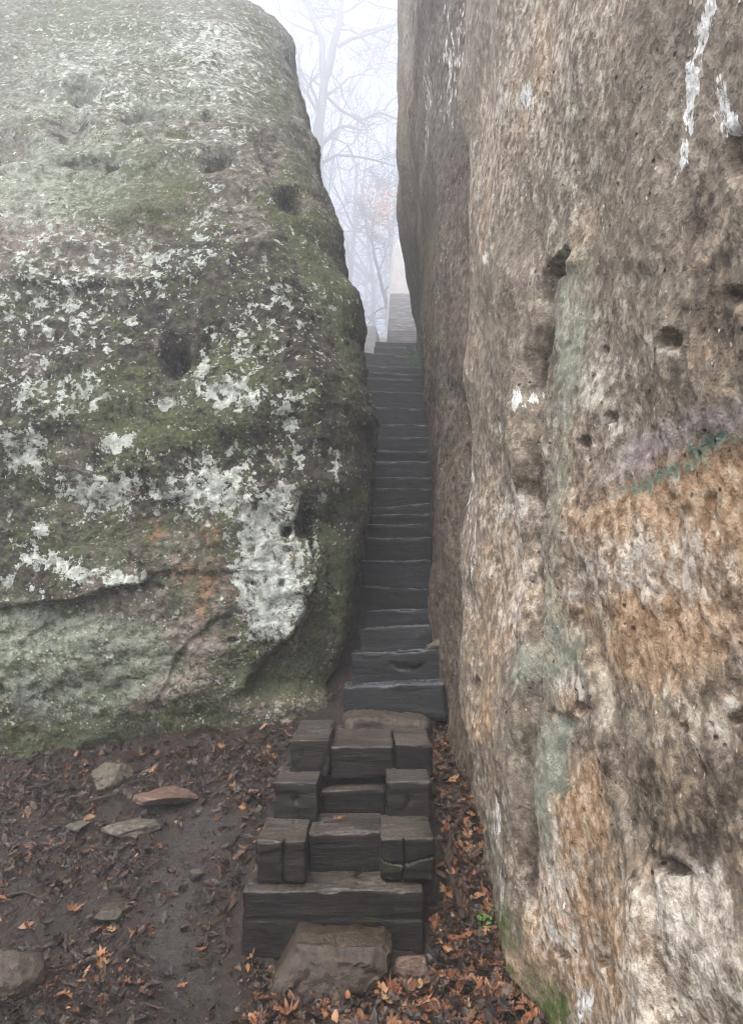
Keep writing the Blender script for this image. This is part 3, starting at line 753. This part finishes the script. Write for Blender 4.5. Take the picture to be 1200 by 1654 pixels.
# stones
import bmesh
def stone(name, loc, size, m, label, cat="rock", seed=0, rz=0, flat=0, chip=8, tilt=(0, 0), group=None, sub=4):
    bm = bmesh.new(); bmesh.ops.create_icosphere(bm, subdivisions=sub + 1, radius=1)
    rs = random.Random(seed)
    pl = []
    for k in range(chip):
        n = Vector((rs.gauss(0, 1), rs.gauss(0, 1), rs.gauss(0, 1) * (1.4 if flat else 1))).normalized()
        pl.append((n, rs.uniform(.5, .82)))
    if flat: pl.append((Vector((rs.uniform(-.1, .1), rs.uniform(-.15, .05), 1)).normalized(), .45))
    for v in bm.verts:
        p = v.co.copy()
        for n, dd in pl:
            e = p.dot(n) - dd
            if e > 0: p -= n * e * .93
        q = p * 1.0
        nn = mnoise.fractal(q * 2.2 + Vector((seed * 3.1, 0, 0)), 1, 2, 5) * .07 + mnoise.fractal(q * 6 + Vector((seed, 5, 0)), .8, 2.2, 5) * .045
        p += v.co.normalized() * nn
        v.co = Vector((p.x * size[0], p.y * size[1], p.z * size[2]))
    for f_ in bm.faces: f_.smooth = True
    me = bpy.data.meshes.new(name); bm.to_mesh(me); bm.free(); me.materials.append(m)
    o = bpy.data.objects.new(name, me); o.location = loc; o.rotation_euler = (tilt[0], tilt[1], rz); link(o)
    return tag(o, label, cat, group)
M_s1 = mat_stone("brown_stone", (.016, .011, .007), (.070, .048, .030), .15, .36)
M_s2 = mat_stone("red_stone", (.09, .055, .038), (.20, .13, .095), 0, .5)
M_s3 = mat_stone("grey_stone", (.06, .05, .04), (.16, .135, .105), .2, .55)
M_s4 = mat_stone("mossy_stone", (.05, .044, .03), (.16, .14, .105), .45, .7)
M_s5 = mat_stone("dark_stone", (.026, .019, .013), (.085, .063, .043), .4, .5)

# big angular stone at the stair foot, traced as a prism with its own depth
def prism_stone():
    o = on_ground(540, 1618)
    d0 = o.y
    front = [(436, 1600), (446, 1575), (470, 1535), (477, 1519), (520, 1520), (560, 1522), (622, 1524), (634, 1538), (630, 1565), (610, 1585), (596, 1608), (560, 1622), (500, 1622), (455, 1617)]
    fp = [at(x, y, d0 + .02 + .0009 * (1600 - y)) for x, y in front]
    ctr = sum(fp, Vector()) / len(fp)
    bm = bmesh.new()
    rings = []
    for k, (sc_, dy, dz) in enumerate([(0, -.05, .0), (.55, -.03, .0), (.93, -.012, 0), (1.0, .012, 0), (1.0, .07, .006), (.98, .16, .0), (.85, .22, -.02), (.0, .24, -.03)]):
        if sc_ == 0: rings.append([bm.verts.new(ctr + Vector((0, dy, dz)))]); continue
        rings.append([bm.verts.new(ctr + (p - ctr) * sc_ + Vector((0, dy, dz))) for p in fp])
    n = len(fp)
    for a_, b_ in zip(rings[:-1], rings[1:]):
        for k in range(n):
            k2 = (k + 1) % n
            if len(a_) == 1: bm.faces.new((a_[0], b_[k2], b_[k]))
            elif len(b_) == 1: bm.faces.new((a_[k], a_[k2], b_[0]))
            else: bm.faces.new((a_[k], a_[k2], b_[k2], b_[k]))
    bmesh.ops.recalc_face_normals(bm, faces=bm.faces)
    bmesh.ops.subdivide_edges(bm, edges=bm.edges, cuts=4, use_grid_fill=True)
    bm.normal_update()
    crk = [at(545, 1522, d0), at(520, 1545, d0), at(500, 1562, d0), at(478, 1590, d0)]
    for v in bm.verts:
        p = v.co
        n1 = mnoise.fractal(p * 7, .9, 2, 5) * .012 + mnoise.fractal(p * 14 + Vector((4, 4, 4)), .7, 2, 4) * .006 + mnoise.fractal(p * 30, 1, 2, 3) * .004
        # facet: the part left of the diagonal stands proud
        dmin = 9; sd2 = 0
        for q0, q1 in zip(crk[:-1], crk[1:]):
            ax_, az = q1.x - q0.x, q1.z - q0.z; L = ax_ * ax_ + az * az
            t = max(0, min(1, ((p.x - q0.x) * ax_ + (p.z - q0.z) * az) / L))
            ex, ez = p.x - q0.x - t * ax_, p.z - q0.z - t * az; dd = math.hypot(ex, ez)
            if dd < dmin: dmin = dd; sd2 = 1 if (ax_ * ez - az * ex) < 0 else -1
        step = .012 * max(-1, min(1, sd2 * dmin / .008))
        v.co = p + v.normal * (n1 + (step if p.y < d0 + .03 else 0))
    for f_ in bm.faces: f_.smooth = True
    base = Vector((ctr.x, ctr.y, min(v.co.z for v in bm.verts)))
    for v in bm.verts: v.co -= base
    me = bpy.data.meshes.new("rock"); bm.to_mesh(me); bm.free(); me.set_sharp_from_angle(angle=R(38)); me.materials.append(M_s1)
    ob = bpy.data.objects.new("rock", me); ob.location = base; link(ob)
    return tag(ob, "big angular brown rock lying in front of the bottom timber step", "rock")
prism_stone()
def gstone(px_, py_, size, m, label, seed, rz=0, flat=1, sink=.3, tilt=(0, 0), name="rock"):
    p = on_ground(px_, py_); p.z += size[2] * (1 - sink) - size[2] * .55
    p.z = float(ground(p.x, p.y)) + size[2] * (.55 - sink)
    return stone(name, p, size, m, label, seed=seed, rz=rz, flat=flat, tilt=tilt)
gstone(666, 1578, (.075, .055, .065), M_s2, "small pinkish rock right of the big angular rock", 3, flat=0, sink=.1)
gstone(180, 1262, (.14, .13, .09), M_s4, "pale mossy slanting rock nearest the foot of the left boulder", 5, rz=.5, sink=.12, tilt=(.1, -.35))
gstone(276, 1292, (.19, .16, .055), M_s2, "flat reddish brown rock in the mud, widest of the flat ones", 6, rz=.1, sink=.15)
gstone(212, 1342, (.16, .09, .045), M_s3, "thin grey brown slab of rock below the flat reddish one", 9, rz=-.15, sink=.12)
gstone(126, 1338, (.07, .07, .03), M_s3, "small grey rock left of the thin slab", 11, sink=.1)
gstone(184, 1482, (.10, .06, .05), M_s5, "small dark brown rock beside the muddy rut", 13, sink=.1)
gstone(318, 1412, (.035, .045, .014), M_s3, "little flat grey stone on the bare mud", 15, sink=.0)
gstone(14, 1595, (.17, .15, .11), M_s5, "mossy rock cut off by the lower left corner", 17, flat=0, sink=.15, rz=.4)
p = at(625, 1170, 4.40)
V, Fc = rbox(.52, .28, .20, .035, .014, .018, 91, .03)
o = mesh("rock", V, Fc, M_s5); o.location = p; o.location.z = at(625, 1163, 4.42).z
tag(o, "low rounded brown stone lip wedged under the lowest wide sleeper", "rock")
V, Fc = rbox(1.0, .5, .45, .12, .03, .05, 94, .04)
p = at(706, 1045, 4.95)
stone("rock", p, (.07, .07, .07), M_s4, "small round stone beside the right end of the black steps", seed=21)

# far pale rock
V, Fc = rbox(1.7, 1.8, 5.2, .25, .12, .06, 95, .05)
V[:, 0] += np.where(V[:, 0] < 0, (V[:, 2] + 5.2) / 5.2 * .42, 0) + .85
V[:, 0] += .0
pal = mat_stone("pale_rock", (.32, .29, .26), (.44, .41, .38), 0, .8)  # rock colour paled to paint in the fading by fog
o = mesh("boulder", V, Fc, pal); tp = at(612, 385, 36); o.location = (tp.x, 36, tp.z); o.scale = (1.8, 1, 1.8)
tag(o, "pale tapering boulder far up in the fog beside the plank staircase", "boulder")

# ------------------------------------------------------------------ leaves
def leaf_outline(kind, rs):
    pts = []
    if kind == 0:      # maple-like
        tips = [(0, 1.0), (.62, .78), (.95, .30), (.60, -.25)]
        notch = [(.22, .48), (.42, .32), (.42, .02)]
        half = [(0.03, -.55)]
        half += [(.12, -.35), tips[3], (.52, -.02), notch[2], (.7, .12), tips[2], (.6, .38), notch[1], (.5, .6), tips[1], (.3, .6), notch[0], (.2, .8)]
        half = half + [(0, 1.05)]
    elif kind == 1:    # oak-like
        half = [(.03, -.9), (.14, -.55), (.40, -.45), (.18, -.25), (.52, -.05), (.22, .12), (.5, .42), (.2, .5), (.28, .8), (0, 1.0)]
    else:              # oval
        half = [(.02, -.9), (.25, -.5), (.42, -.05), (.38, .4), (.2, .8), (0, 1.0)]
    j = lambda: rs.uniform(.88, 1.1)
    r_ = [(x * j(), y * j()) for x, y in half]; l_ = [(-x * j(), y * j()) for x, y in half[:-1]]
    return r_ + l_[::-1]
def leaf_mesh(kind, size, rs, curl):
    o = leaf_outline(kind, rs)
    cx_ = rs.uniform(.4, 1.6) * curl; cy_ = rs.uniform(-1, 1.2) * curl; tw = rs.uniform(-.6, .6) * curl
    def lift(x, y):
        z = cx_ * x * x * .5 + cy_ * y * y * .35 + tw * x * y * .5 + .07 * math.sin(7 * x + 3) * math.cos(6 * y + cx_ * 9)
        return Vector((x * size, y * size, z * size))
    V = [lift(0, 0)] + [lift(x * .5, y * .5) for x, y in o] + [lift(x, y) for x, y in o]
    n = len(o); Fc = []
    for k in range(n):
        k2 = (k + 1) % n
        Fc.append((0, 1 + k, 1 + k2)); Fc.append((1 + k, 1 + n + k, 1 + n + k2, 1 + k2))
    return V, Fc
rs = random.Random(5)
stair_boxes = [(-.60, .25, 3.26, 3.75), (-.45, .31, 3.7, 4.7)]
def litter_dens(x, y):
    return 1
# one mass of small dark wet litter nobody could count
LV, LF, LC = [], [], []
pal_l = [(.032, .018, .012), (.02, .013, .010), (.05, .024, .014), (.085, .038, .018), (.016, .012, .011), (.04, .028, .021), (.075, .055, .037), (.028, .013, .010), (.12, .052, .024)]
def add_litter(x, y, size, kind, curl, col, lift=.0, tiltm=.35):
    z = float(G0(x, y))
    V, Fc = leaf_mesh(kind, size, rs, curl)
    rot = Matrix.Rotation(rs.uniform(0, 6.28), 4, 'Z')
    tl = Matrix.Rotation(rs.gauss(0, tiltm), 4, 'X') @ Matrix.Rotation(rs.gauss(0, tiltm), 4, 'Y')
    # follow the slope
    e = .05
    nx = float(ground0(x + e, y) - ground0(x - e, y)) / (2 * e); ny = float(ground0(x, y + e) - ground0(x, y - e)) / (2 * e)
    slope = Vector((0, 0, 1)).rotation_difference(Vector((-nx, -ny, 1)).normalized()).to_matrix().to_4x4()
    Mx = Matrix.Translation((x, y, z + size * .12 + lift)) @ slope @ tl @ rot
    return [Mx @ v for v in V], Fc
# fast height lookup
def G0(x, y):
    i = np.searchsorted(gx, x) - 1; j = np.searchsorted(gy, y) - 1
    return max(GZZ[j, i], GZZ[j + 1, i], GZZ[j, i + 1], GZZ[j + 1, i + 1])
def rut_at(x, y):
    i = np.searchsorted(gx, x) - 1; j = np.searchsorted(gy, y) - 1
    return rut[j, i]
cnt = 0
while cnt < 23000:
    y = 2.1 + 2.9 * rs.random() ** .8; x = rs.uniform(-2.7, .75)
    if -.62 < x < .26 and 3.25 < y < 3.6: continue
    if -.46 < x < .33 and 3.5 < y < 4.9: continue
    right = x > .22 or (y < 3.2 and x > -.45)
    clump = mnoise.noise(Vector((x * 2.3, y * 2.3, 1))) * .5 + .5
    pr_ = (1.0 if right else (.45 + .55 * (clump > .45))) * (1 - .68 * min(1, rut_at(x, y) * 1.1))
    if rs.random() > pr_: continue
    cnt += 1
    big = rs.random() < (.55 if right else .10)
    size = rs.uniform(.022, .045) if big else rs.uniform(.004, .015)
    base = rs.choice(pal_l)
    if not right: base = tuple(c_ * .75 for c_ in rs.choice(pal_l[:8]))
    if rs.random() < (.16 if right else .035): base = rs.choice([(.20, .09, .04), (.26, .14, .07), (.17, .065, .03)])
    k = rs.uniform(.7, 1.3); col = tuple(min(1, c_ * k) for c_ in base)
    V, Fc = add_litter(x, y, size, rs.choice([0, 1, 1, 2, 2]), rs.uniform(.3, 1.3), col, lift=rs.random() * (.02 if right else .004), tiltm=.4 if big else .6)
    off = len(LV); LV += V; LF += [tuple(i + off for i in f_) for f_ in Fc]; LC += [(*col, 1)] * len(V)
for (pl, pr, yl, yr, d, h) in ST[:18]:
    for k in range(26):
        u = rs.random(); q = at(pl + (pr - pl) * u, yl + (yr - yl) * u, d)
        dy_ = rs.random() ** 1.5 * .25
        base = rs.choice(pal_l); V, Fc = leaf_mesh(rs.choice([1, 2]), rs.uniform(.005, .014), rs, 1.2)
        Mx = Matrix.Translation((q.x, q.y + .012 + dy_, q.z + .008)) @ Matrix.Rotation(rs.gauss(0, .3), 4, 'X') @ Matrix.Rotation(rs.uniform(0, 6.28), 4, 'Z')
        off = len(LV); LV += [Mx @ v for v in V]; LF += [tuple(i + off for i in f_) for f_ in Fc]; LC += [(*base, 1)] * len(V)
for (cx0, cx1, y0_, d0_, d1_, z_) in [(500, 616, 1343, 3.54, 3.80, 0), (395, 682, 1440, 3.32, 3.40, 0), (520, 622, 1277, 3.90, 4.1, 0)]:
    for k in range(40):
        q = at(rs.uniform(cx0, cx1), y0_, d0_); V, Fc = leaf_mesh(2, rs.uniform(.004, .012), rs, 1.2)
        Mx = Matrix.Translation((q.x, rs.uniform(d0_, d1_), q.z + .008)) @ Matrix.Rotation(rs.uniform(0, 6.28), 4, 'Z')
        off = len(LV); LV += [Mx @ v for v in V]; LF += [tuple(i + off for i in f_) for f_ in Fc]; LC += [(*rs.choice(pal_l), 1)] * len(V)
M_lit = mat_leaf("litter", True, rough=.38)
o = mesh("leaf_litter", np.array([tuple(v) for v in LV]), LF, M_lit, smooth=False)
at_ = o.data.attributes.new("col", 'FLOAT_COLOR', 'POINT'); at_.data.foreach_set("color", np.array(LC, np.float32).ravel())
tag(o, "sodden dark brown leaf litter matted over the mud", "leaf litter", kind='stuff')

# leaves that stand out
LM = [mat_leaf("orange_leaf", False, ((.11, .046, .024), (.27, .13, .062)), .5), mat_leaf("tan_leaf", False, ((.18, .105, .05), (.36, .23, .12)), .5),
      mat_leaf("rust_leaf", False, ((.07, .028, .016), (.17, .07, .033)), .42), mat_leaf("dull_leaf", False, ((.06, .035, .022), (.15, .095, .06)), .45)]
LCOL = ['orange', 'tan', 'dark rusty', 'dull brown']; LSHP = ['maple', 'oak', 'oval']
def leaf(px_, py_, size, kind, mi, label=None, group=None, z=None, curl=1.7, p=None):
    size *= .74
    if group and label: label = label.replace('LEAF', LCOL[mi] + ' ' + LSHP[kind] + ' leaf')
    p = p or on_ground(px_, py_)
    V, Fc = leaf_mesh(kind, size, rs, curl)
    zz = float(G0(p.x, p.y)) if z is None else z
    o = mesh("fallen_leaf", [tuple(v) for v in V], Fc, LM[mi], smooth=True)
    o.location = (p.x, p.y, zz + size * .13 + .006); o.rotation_euler = (rs.gauss(.15, .2), rs.gauss(0, .2), rs.uniform(0, 6.28))
    return tag(o, label, "leaf", group)
for a_ in [(703, 1532, .062, 0, 1, "large tan maple leaf lying just right of the bottom step"), (722, 1556, .045, 0, 1, "pale tan leaf below the large tan maple leaf"),
           (684, 1612, .055, 0, 1, "yellowish tan star shaped leaf near the small pinkish rock"), (404, 1556, .055, 1, 0, "flat orange leaf left of the big angular rock"),
           (462, 1648, .07, 0, 0, "orange maple leaf at the bottom edge below the big rock"), (455, 1572, .05, 0, 3, "pale curled leaf leaning on the big rock's left side"),
           (755, 1423, .065, 1, 0, "bright rusty leaf at the foot of the right rock wall"), (700, 1480, .04, 2, 0, "upright orange leaf wedged beside the bottom step's right end"),
           (720, 1183, .06, 0, 0, "orange leaf beside the lowest wide sleeper's right end"), (250, 1430, .055, 0, 0, "bright orange leaf on the edge of the muddy rut"),
           (325, 1540, .05, 0, 0, "orange leaf on the mud left of the bottom step"), (372, 1277, .05, 0, 0, "orange leaf on the mud right of the flat reddish rock"),
           (418, 1265, .045, 0, 0, "pointed orange leaf left of the third row of blocks"), (412, 1282, .03, 2, 0, "little upright orange leaf beside the third row of blocks"),
           (468, 1193, .045, 1, 0, "orange leaf behind the uppermost left block"), (400, 1232, .07, 1, 2, "heap of rusty leaf uphill left of the blocks"),
           (115, 1480, .065, 0, 0, "faded orange leaf left of the small dark rock"), (48, 1515, .075, 0, 0, "large orange leaf above the mossy corner rock"),
           (80, 1368, .07, 1, 0, "orange oak leaf on the mud at left"), (174, 1548, .035, 2, 0, "small oval orange leaf low on the bare mud"),
           (108, 1614, .055, 1, 0, "orange leaf right of the mossy corner rock"), (180, 1512, .045, 0, 1, "tan leaf below the small dark rock"),
           (215, 1466, .035, 2, 0, "orange leaf touching the small dark rock")]:
    leaf(*a_)
for k in range(46):
    px_, py_ = rs.uniform(600, 850), rs.uniform(1560, 1654)
    if px_ > 700 + (py_ - 1500) * 1.15: continue
    leaf(px_, py_, rs.uniform(.04, .06), rs.choice([0, 0, 1, 2]), rs.choice([0, 0, 2, 1, 3]), "LEAF drifted between big rock and rock wall", "leaves drifted right of the big rock")
for k in range(26):
    py_ = rs.uniform(1210, 1520); px_ = rs.uniform(708, 735 + (py_ - 1200) * .2)
    leaf(px_, py_, rs.uniform(.035, .055), rs.choice([0, 1, 2]), rs.choice([0, 2, 2, 3]), "wet LEAF between the steps and the rock wall", "leaves in the gap beside the steps")
for k in range(60):
    px_ = rs.uniform(0, 440); py_ = rs.uniform(1265, 1650)
    if abs(px_ - 280) < 45 and py_ > 1400: continue
    leaf(px_, py_, rs.uniform(.022, .042), rs.choice([0, 1, 2]), rs.choice([0, 2, 3, 3]), "LEAF pressed on the mud left of the steps", "small leaves on the mud")
for k in range(34):
    px_ = rs.uniform(20, 450)
    leaf(px_, 1262 - px_ * .16 + rs.uniform(-4, 14), rs.uniform(.03, .05), rs.choice([0, 1, 2]), rs.choice([0, 2, 3]), "LEAF gathered along the foot of the left boulder", "leaves along the boulder foot")
# leaves lying on the steps
def on_step(px_, py_, d): return at(px_, py_, d)
p = at(548, 1326, 3.68); leaf(0, 0, .05, 1, 0, "orange leaf on the second step against its back", None, z=p.z, p=p)
p = at(575, 1420, 3.44); leaf(0, 0, .05, 0, 2, "reddish leaf on the bottom step", None, z=p.z, p=p)
p = at(560, 1414, 3.47); leaf(0, 0, .022, 2, 1, "small yellow leaf on the bottom step", None, z=p.z, p=p)

# sticks
M_tw = mat_bark("wet_twig", (.02, .015, .012), (.075, .055, .042))
def stick(pts, r0, label):
    P_ = [on_ground(x, y) for x, y in pts]
    for q in P_: q.z += r0 * 1.2 + .012
    o0 = P_[0].copy(); Q = []
    for a_, b_ in zip(P_[:-1], P_[1:]):
        for k in range(4): Q.append(a_.lerp(b_, k / 4) + Vector((rs.gauss(0, .003), rs.gauss(0, .003), rs.gauss(0, .002))))
    Q.append(P_[-1])
    v, f_ = tube([q - o0 for q in Q], [r0 * (1 - .5 * i / len(Q)) for i in range(len(Q))], 7)
    o = mesh("stick", [tuple(q) for q in v], f_, M_tw, loc=o0)
    return tag(o, label, "stick")
stick([(748, 1495), (735, 1445), (722, 1400), (728, 1360), (750, 1320)], .016, "dark curved stick lying between the steps and the rock wall")
stick([(0, 1608), (30, 1588), (66, 1572)], .012, "dark stick across the mossy corner rock")
stick([(232, 1412), (262, 1395)], .006, "short dark twig at the top of the muddy rut")
stick([(330, 1535), (340, 1500)], .005, "thin twig standing out left of the bottom step")
stick([(10, 1455), (40, 1448), (75, 1462)], .009, "pale bitten twig among the leaves at left")
stick([(45, 1282), (88, 1270)], .010, "brown stick at the foot of the left boulder")
stick([(140, 1302), (190, 1290)], .011, "brown stick between the mossy slanting rock and the thin slab")
stick([(570, 1640), (595, 1612), (608, 1590)], .005, "thin twig leaning by the big rock's right side")
stick([(350, 1492), (378, 1470), (385, 1455)], .006, "twig beside the bottom step's left end")
stick([(235, 1628), (262, 1638)], .005, "pale straw twig near the bottom edge")

# small green plants
M_gr = NT("green_leaf"); M_gr = M_gr.out(M_gr.mix(M_gr.noise(30), (.04, .10, .02), (.12, .24, .05)), .5)
def sprig(px_, py_, n, size, label, p=None, grass=False, lf=1):
    p = p or on_ground(px_, py_); V, Fc = [], []
    for k in range(n):
        a = rs.uniform(0, 6.28); r_ = rs.uniform(0, size * 1.6)
        c0 = Vector((math.cos(a) * r_, math.sin(a) * r_, 0)); hgt = rs.uniform(.4, 1.2) * size
        if grass:
            t = c0 + Vector((rs.gauss(0, .3), rs.gauss(0, .3), 1)) * hgt; w2 = Vector((math.cos(a), math.sin(a), 0)) * size * .05
            o_ = len(V); V += [c0 - w2, c0 + w2, (c0 + t) / 2 + w2 * .8, t, (c0 + t) / 2 - w2 * .8]; Fc.append((o_, o_ + 1, o_ + 2, o_ + 3, o_ + 4))
        else:
            t = c0 + Vector((0, 0, hgt)); s2 = size * rs.uniform(.25, .45) * lf
            v, f_ = leaf_mesh(2, s2, rs, .8); Mx = Matrix.Translation(t) @ Matrix.Rotation(rs.gauss(0, .5), 4, 'X') @ Matrix.Rotation(a, 4, 'Z')
            o_ = len(V); V += [Mx @ q for q in v]; Fc += [tuple(i + o_ for i in g_) for g_ in f_]
            o_ = len(V); e_ = Vector((.0008, 0, 0)); V += [c0 - e_, c0 + e_, t + e_, t - e_]; Fc.append((o_, o_ + 1, o_ + 2, o_ + 3))
    o = mesh("small_plant", [tuple(v) for v in V], Fc, M_gr, loc=p, smooth=False)
    return tag(o, label, "plant")
sprig(782, 1500, 26, .045, "small bright green seedlings at the foot of the right rock wall")
sprig(800, 1475, 14, .04, "tiny green seedlings just above the others by the right rock wall")
sprig(0, 0, 9, .05, "tuft of green grass growing on the middle of the second step", p=at(562, 1328, 3.80), grass=True)
sprig(0, 0, 30, .02, "tiny moss tuft at the base of the third row's right block", p=at(662, 1322, 3.66), grass=True)
sprig(436, 1582, 12, .03, "little pale green sprig left of the big angular rock")
sprig(690, 560, 420, .22, "green clump of moss and weeds beside the top of the black steps", p=at(690, 588, 10.9), lf=.28)

# ------------------------------------------------------------------ trees in the fog
BARK = mat_bark("bark", (.05, .046, .044), (.12, .11, .105))
def grow(rs, p, d, L, r, lvl, out, wig=.18, spread=.7, maxl=4, grav=0):
    n = 6; pts = [p.copy()]; rad = [r]; dd = d.copy()
    for i in range(n):
        dd = (dd + Vector((rs.gauss(0, wig), rs.gauss(0, wig), rs.gauss(0, wig) + grav))).normalized()
        p = p + dd * (L / n); pts.append(p.copy()); rad.append(r * (1 - .62 * (i + 1) / n))
    out.append((pts, rad, lvl))
    if lvl >= maxl: return
    nb = [5, 5, 5, 4][min(lvl, 3)]
    for k in range(nb):
        i = rs.randint(2 if lvl else 3, n)
        b = pts[i]; ax_ = Vector((rs.gauss(0, 1), rs.gauss(0, 1), rs.gauss(0, .6))).normalized()
        nd = (dd + ax_ * spread * rs.uniform(.6, 1.3)).normalized()
        grow(rs, b, nd, L * rs.uniform(.45, .72), rad[i] * rs.uniform(.5, .75), lvl + 1, out, wig * 1.15, spread, maxl, grav * .8)
def build_tree(name, label, base, segs, group=None, leaves=None, cat="tree"):
    t = thing(name, label, cat, base, group)
    for part, sel in (("trunk", lambda l: l == 0), ("crown", lambda l: l > 0)):
        V, Fc = [], []
        for pts, rad, lvl in segs:
            if not sel(lvl): continue
            v, f_ = tube([p - Vector(base) for p in pts], [max(q, .012 if lvl else .02) for q in rad], 8 if lvl == 0 else (6 if lvl == 1 else 4), cap=False)
            o_ = len(V); V += v; Fc += [tuple(i + o_ for i in g_) for g_ in f_]
        if V: mesh(part, [tuple(v) for v in V], Fc, BARK, t)
    return t
def spl(pts, n=5):
    out = []
    for a_, b_ in zip(pts[:-1], pts[1:]):
        for k in range(n): out.append(a_.lerp(b_, k / n))
    out.append(pts[-1]); return out
def limb(rs, anchor, r0, r1, lvl, segs, subs=8, slen=1.6):
    pts = spl(anchor); n = len(pts)
    rad = [r0 + (r1 - r0) * i / (n - 1) for i in range(n)]
    pts = [p + Vector((rs.gauss(0, .02), rs.gauss(0, .02), 0)) for p in pts]
    segs.append((pts, rad, lvl))
    for k in range(subs):
        i = rs.randint(n // 4, n - 1); d = (pts[min(i + 1, n - 1)] - pts[i - 1]).normalized()
        ax_ = Vector((rs.gauss(0, 1.3), rs.gauss(0, .6), rs.gauss(0, .5))).normalized()
        grow(rs, pts[i], (d * .6 + ax_).normalized(), slen * rs.uniform(.6, 1.2), rad[i] * .45, lvl + 1, segs, .22, .8, lvl + 3)
# main forked tree
rt = random.Random(3); D = 40.0
segs = []
b0 = at(506, 400, D); gb = float(ground(b0.x, D)); base = Vector((b0.x - .05, D, gb - .1))
fork = at(524, 132, D)
limb(rt, [base, at(512, 240, D), at(517, 190, D), fork], .36, .24, 0, segs, 4, 4)
limb(rt, [fork, at(519, 60, D + .1), at(508, 35, D), at(494, 0, D), at(480, -60, D), at(470, -160, D)], .22, .09, 1, segs, 11, 6.5)
limb(rt, [fork, at(537, 80, D), at(548, 40, D - .2), at(552, 0, D), at(560, -70, D), at(590, -160, D)], .26, .10, 1, segs, 11, 6.5)
limb(rt, [at(545, 75, D), at(570, 62, D), at(605, 52, D), at(645, 38, D)], .14, .06, 1, segs, 8, 4.4)
limb(rt, [at(521, 262, D), at(545, 250, D), at(590, 255, D), at(640, 268, D)], .10, .04, 1, segs, 7, 3.4)
limb(rt, [at(520, 140, D), at(500, 125, D), at(480, 112, D)], .08, .04, 1, segs, 3, 2.5)
limb(rt, [at(521, 150, D), at(548, 175, D), at(580, 195, D), at(615, 182, D), at(650, 195, D)], .09, .045, 1, segs, 8, 3.4)
build_tree("bare_tree", "forked bare tree nearest behind the left boulder, two main stems", base, segs)
# others
TR = [(560, 19, .12, 11, "leaning bare tree just right of the forked one, fainter"), (600, 22, .12, 12, "faint bare tree in the middle of the gap"), (640, 21, .11, 11, "faint bare tree at the edge of the right rock wall"),
      (535, 24, .13, 12, None), (585, 27, .13, 13, None), (625, 26, .12, 12, None), (480, 20, .12, 12, "faint bare tree seen above the left boulder's shoulder"), (575, 31, .14, 13, None), (655, 29, .12, 12, None), (505, 28, .12, 12, None),
      (450, 26, .12, 12, None), (690, 24, .12, 12, None), (610, 34, .12, 12, None), (545, 36, .12, 12, None)]
for i, (px_, d, r0, H, lab) in enumerate(TR):
    d *= 2.9; r0 *= 2.3; H *= 2.0
    rt = random.Random(40 + i); x = (px_ - 600) / 1195 * d * 1.05
    z = float(ground(x, d)) - .2; base = Vector((x, d, z)); segs = []
    grow(rt, base, Vector((rt.uniform(-.12, .12), rt.uniform(-.05, .05), 1)).normalized(), H * .8, r0, 0, segs, .07, .75, 4 if d < 75 else 3)
    for k in range(7):   # low side limbs
        b = segs[0][0][rt.randint(1, 4)]
        grow(rt, b, Vector((rt.gauss(0, 1), rt.gauss(0, .5), rt.uniform(-.05, .5))).normalized(), rt.uniform(3.5, 7), .08, 1, segs, .2, .8, 4 if d < 75 else 3)
    build_tree("bare_tree", lab or "bare grey tree all but lost in the fog beyond the gap", base, segs, None if lab else "bare trees lost in the fog")
# sapling with leaves
rt = random.Random(9); segs = []; D = 40
base = at(628, 515, D); base.z = float(ground(base.x, D)) - .1
tr = [base, at(627, 505, D), at(616, 455, D), at(604, 410, D), at(600, 380, D)]
limb(rt, tr, .13, .065, 0, segs, 5, 2)
limb(rt, [at(612, 440, D), at(624, 405, D), at(632, 370, D), at(640, 330, D)], .04, .018, 1, segs, 9, 1.3)
limb(rt, [at(600, 380, D), at(606, 345, D), at(618, 315, D), at(628, 296, D)], .045, .018, 1, segs, 9, 1.3)
limb(rt, [at(602, 400, D), at(590, 360, D), at(586, 330, D)], .036, .014, 1, segs, 6, 1.1)
sap = build_tree("sapling", "thin sapling still holding orange brown leaves in the foggy gap", base, segs)
V, Fc = [], []
for k in range(420):
    c = at(rt.gauss(620, 17), rt.gauss(334, 20), D + rt.gauss(0, .8)) - base
    v, f_ = leaf_mesh(rt.choice([0, 1, 2]), rt.uniform(.08, .14), rt, .9)
    Mx = Matrix.Translation(c) @ Matrix.Rotation(rt.uniform(0, 6.28), 4, 'X') @ Matrix.Rotation(rt.uniform(0, 6.28), 4, 'Z')
    o_ = len(V); V += [Mx @ q for q in v]; Fc += [tuple(i + o_ for i in g_) for g_ in f_]
mesh("leaves", [tuple(v) for v in V], Fc, mat_leaf("sapling_leaf", False, ((.34, .18, .11), (.48, .29, .19)), .6), sap, smooth=False)

# ------------------------------------------------------------------ fog
hz = bpy.data.materials.new("haze"); hz.use_nodes = True
nt = hz.node_tree; nt.nodes.remove(nt.nodes["Principled BSDF"])
pv = nt.nodes.new("ShaderNodeVolumePrincipled"); pv.inputs["Density"].default_value = .018
pv.inputs["Color"].default_value = (.94, .965, 1.0, 1); pv.inputs["Anisotropy"].default_value = .5
nt.links.new(pv.outputs[0], nt.nodes["Material Output"].inputs["Volume"])
hx, hy0, hy1, z0, z1 = 120, -120, 130, -6, 62
V = [(x, y, z) for z in (z0, z1) for y in (hy0, hy1) for x in (-hx, hx)]
o = mesh("haze", V, [(0, 2, 3, 1), (4, 5, 7, 6), (0, 1, 5, 4), (2, 6, 7, 3), (0, 4, 6, 2), (1, 3, 7, 5)], hz, smooth=False)
tag(o, "pale even fog filling the whole place", "haze", kind='stuff')
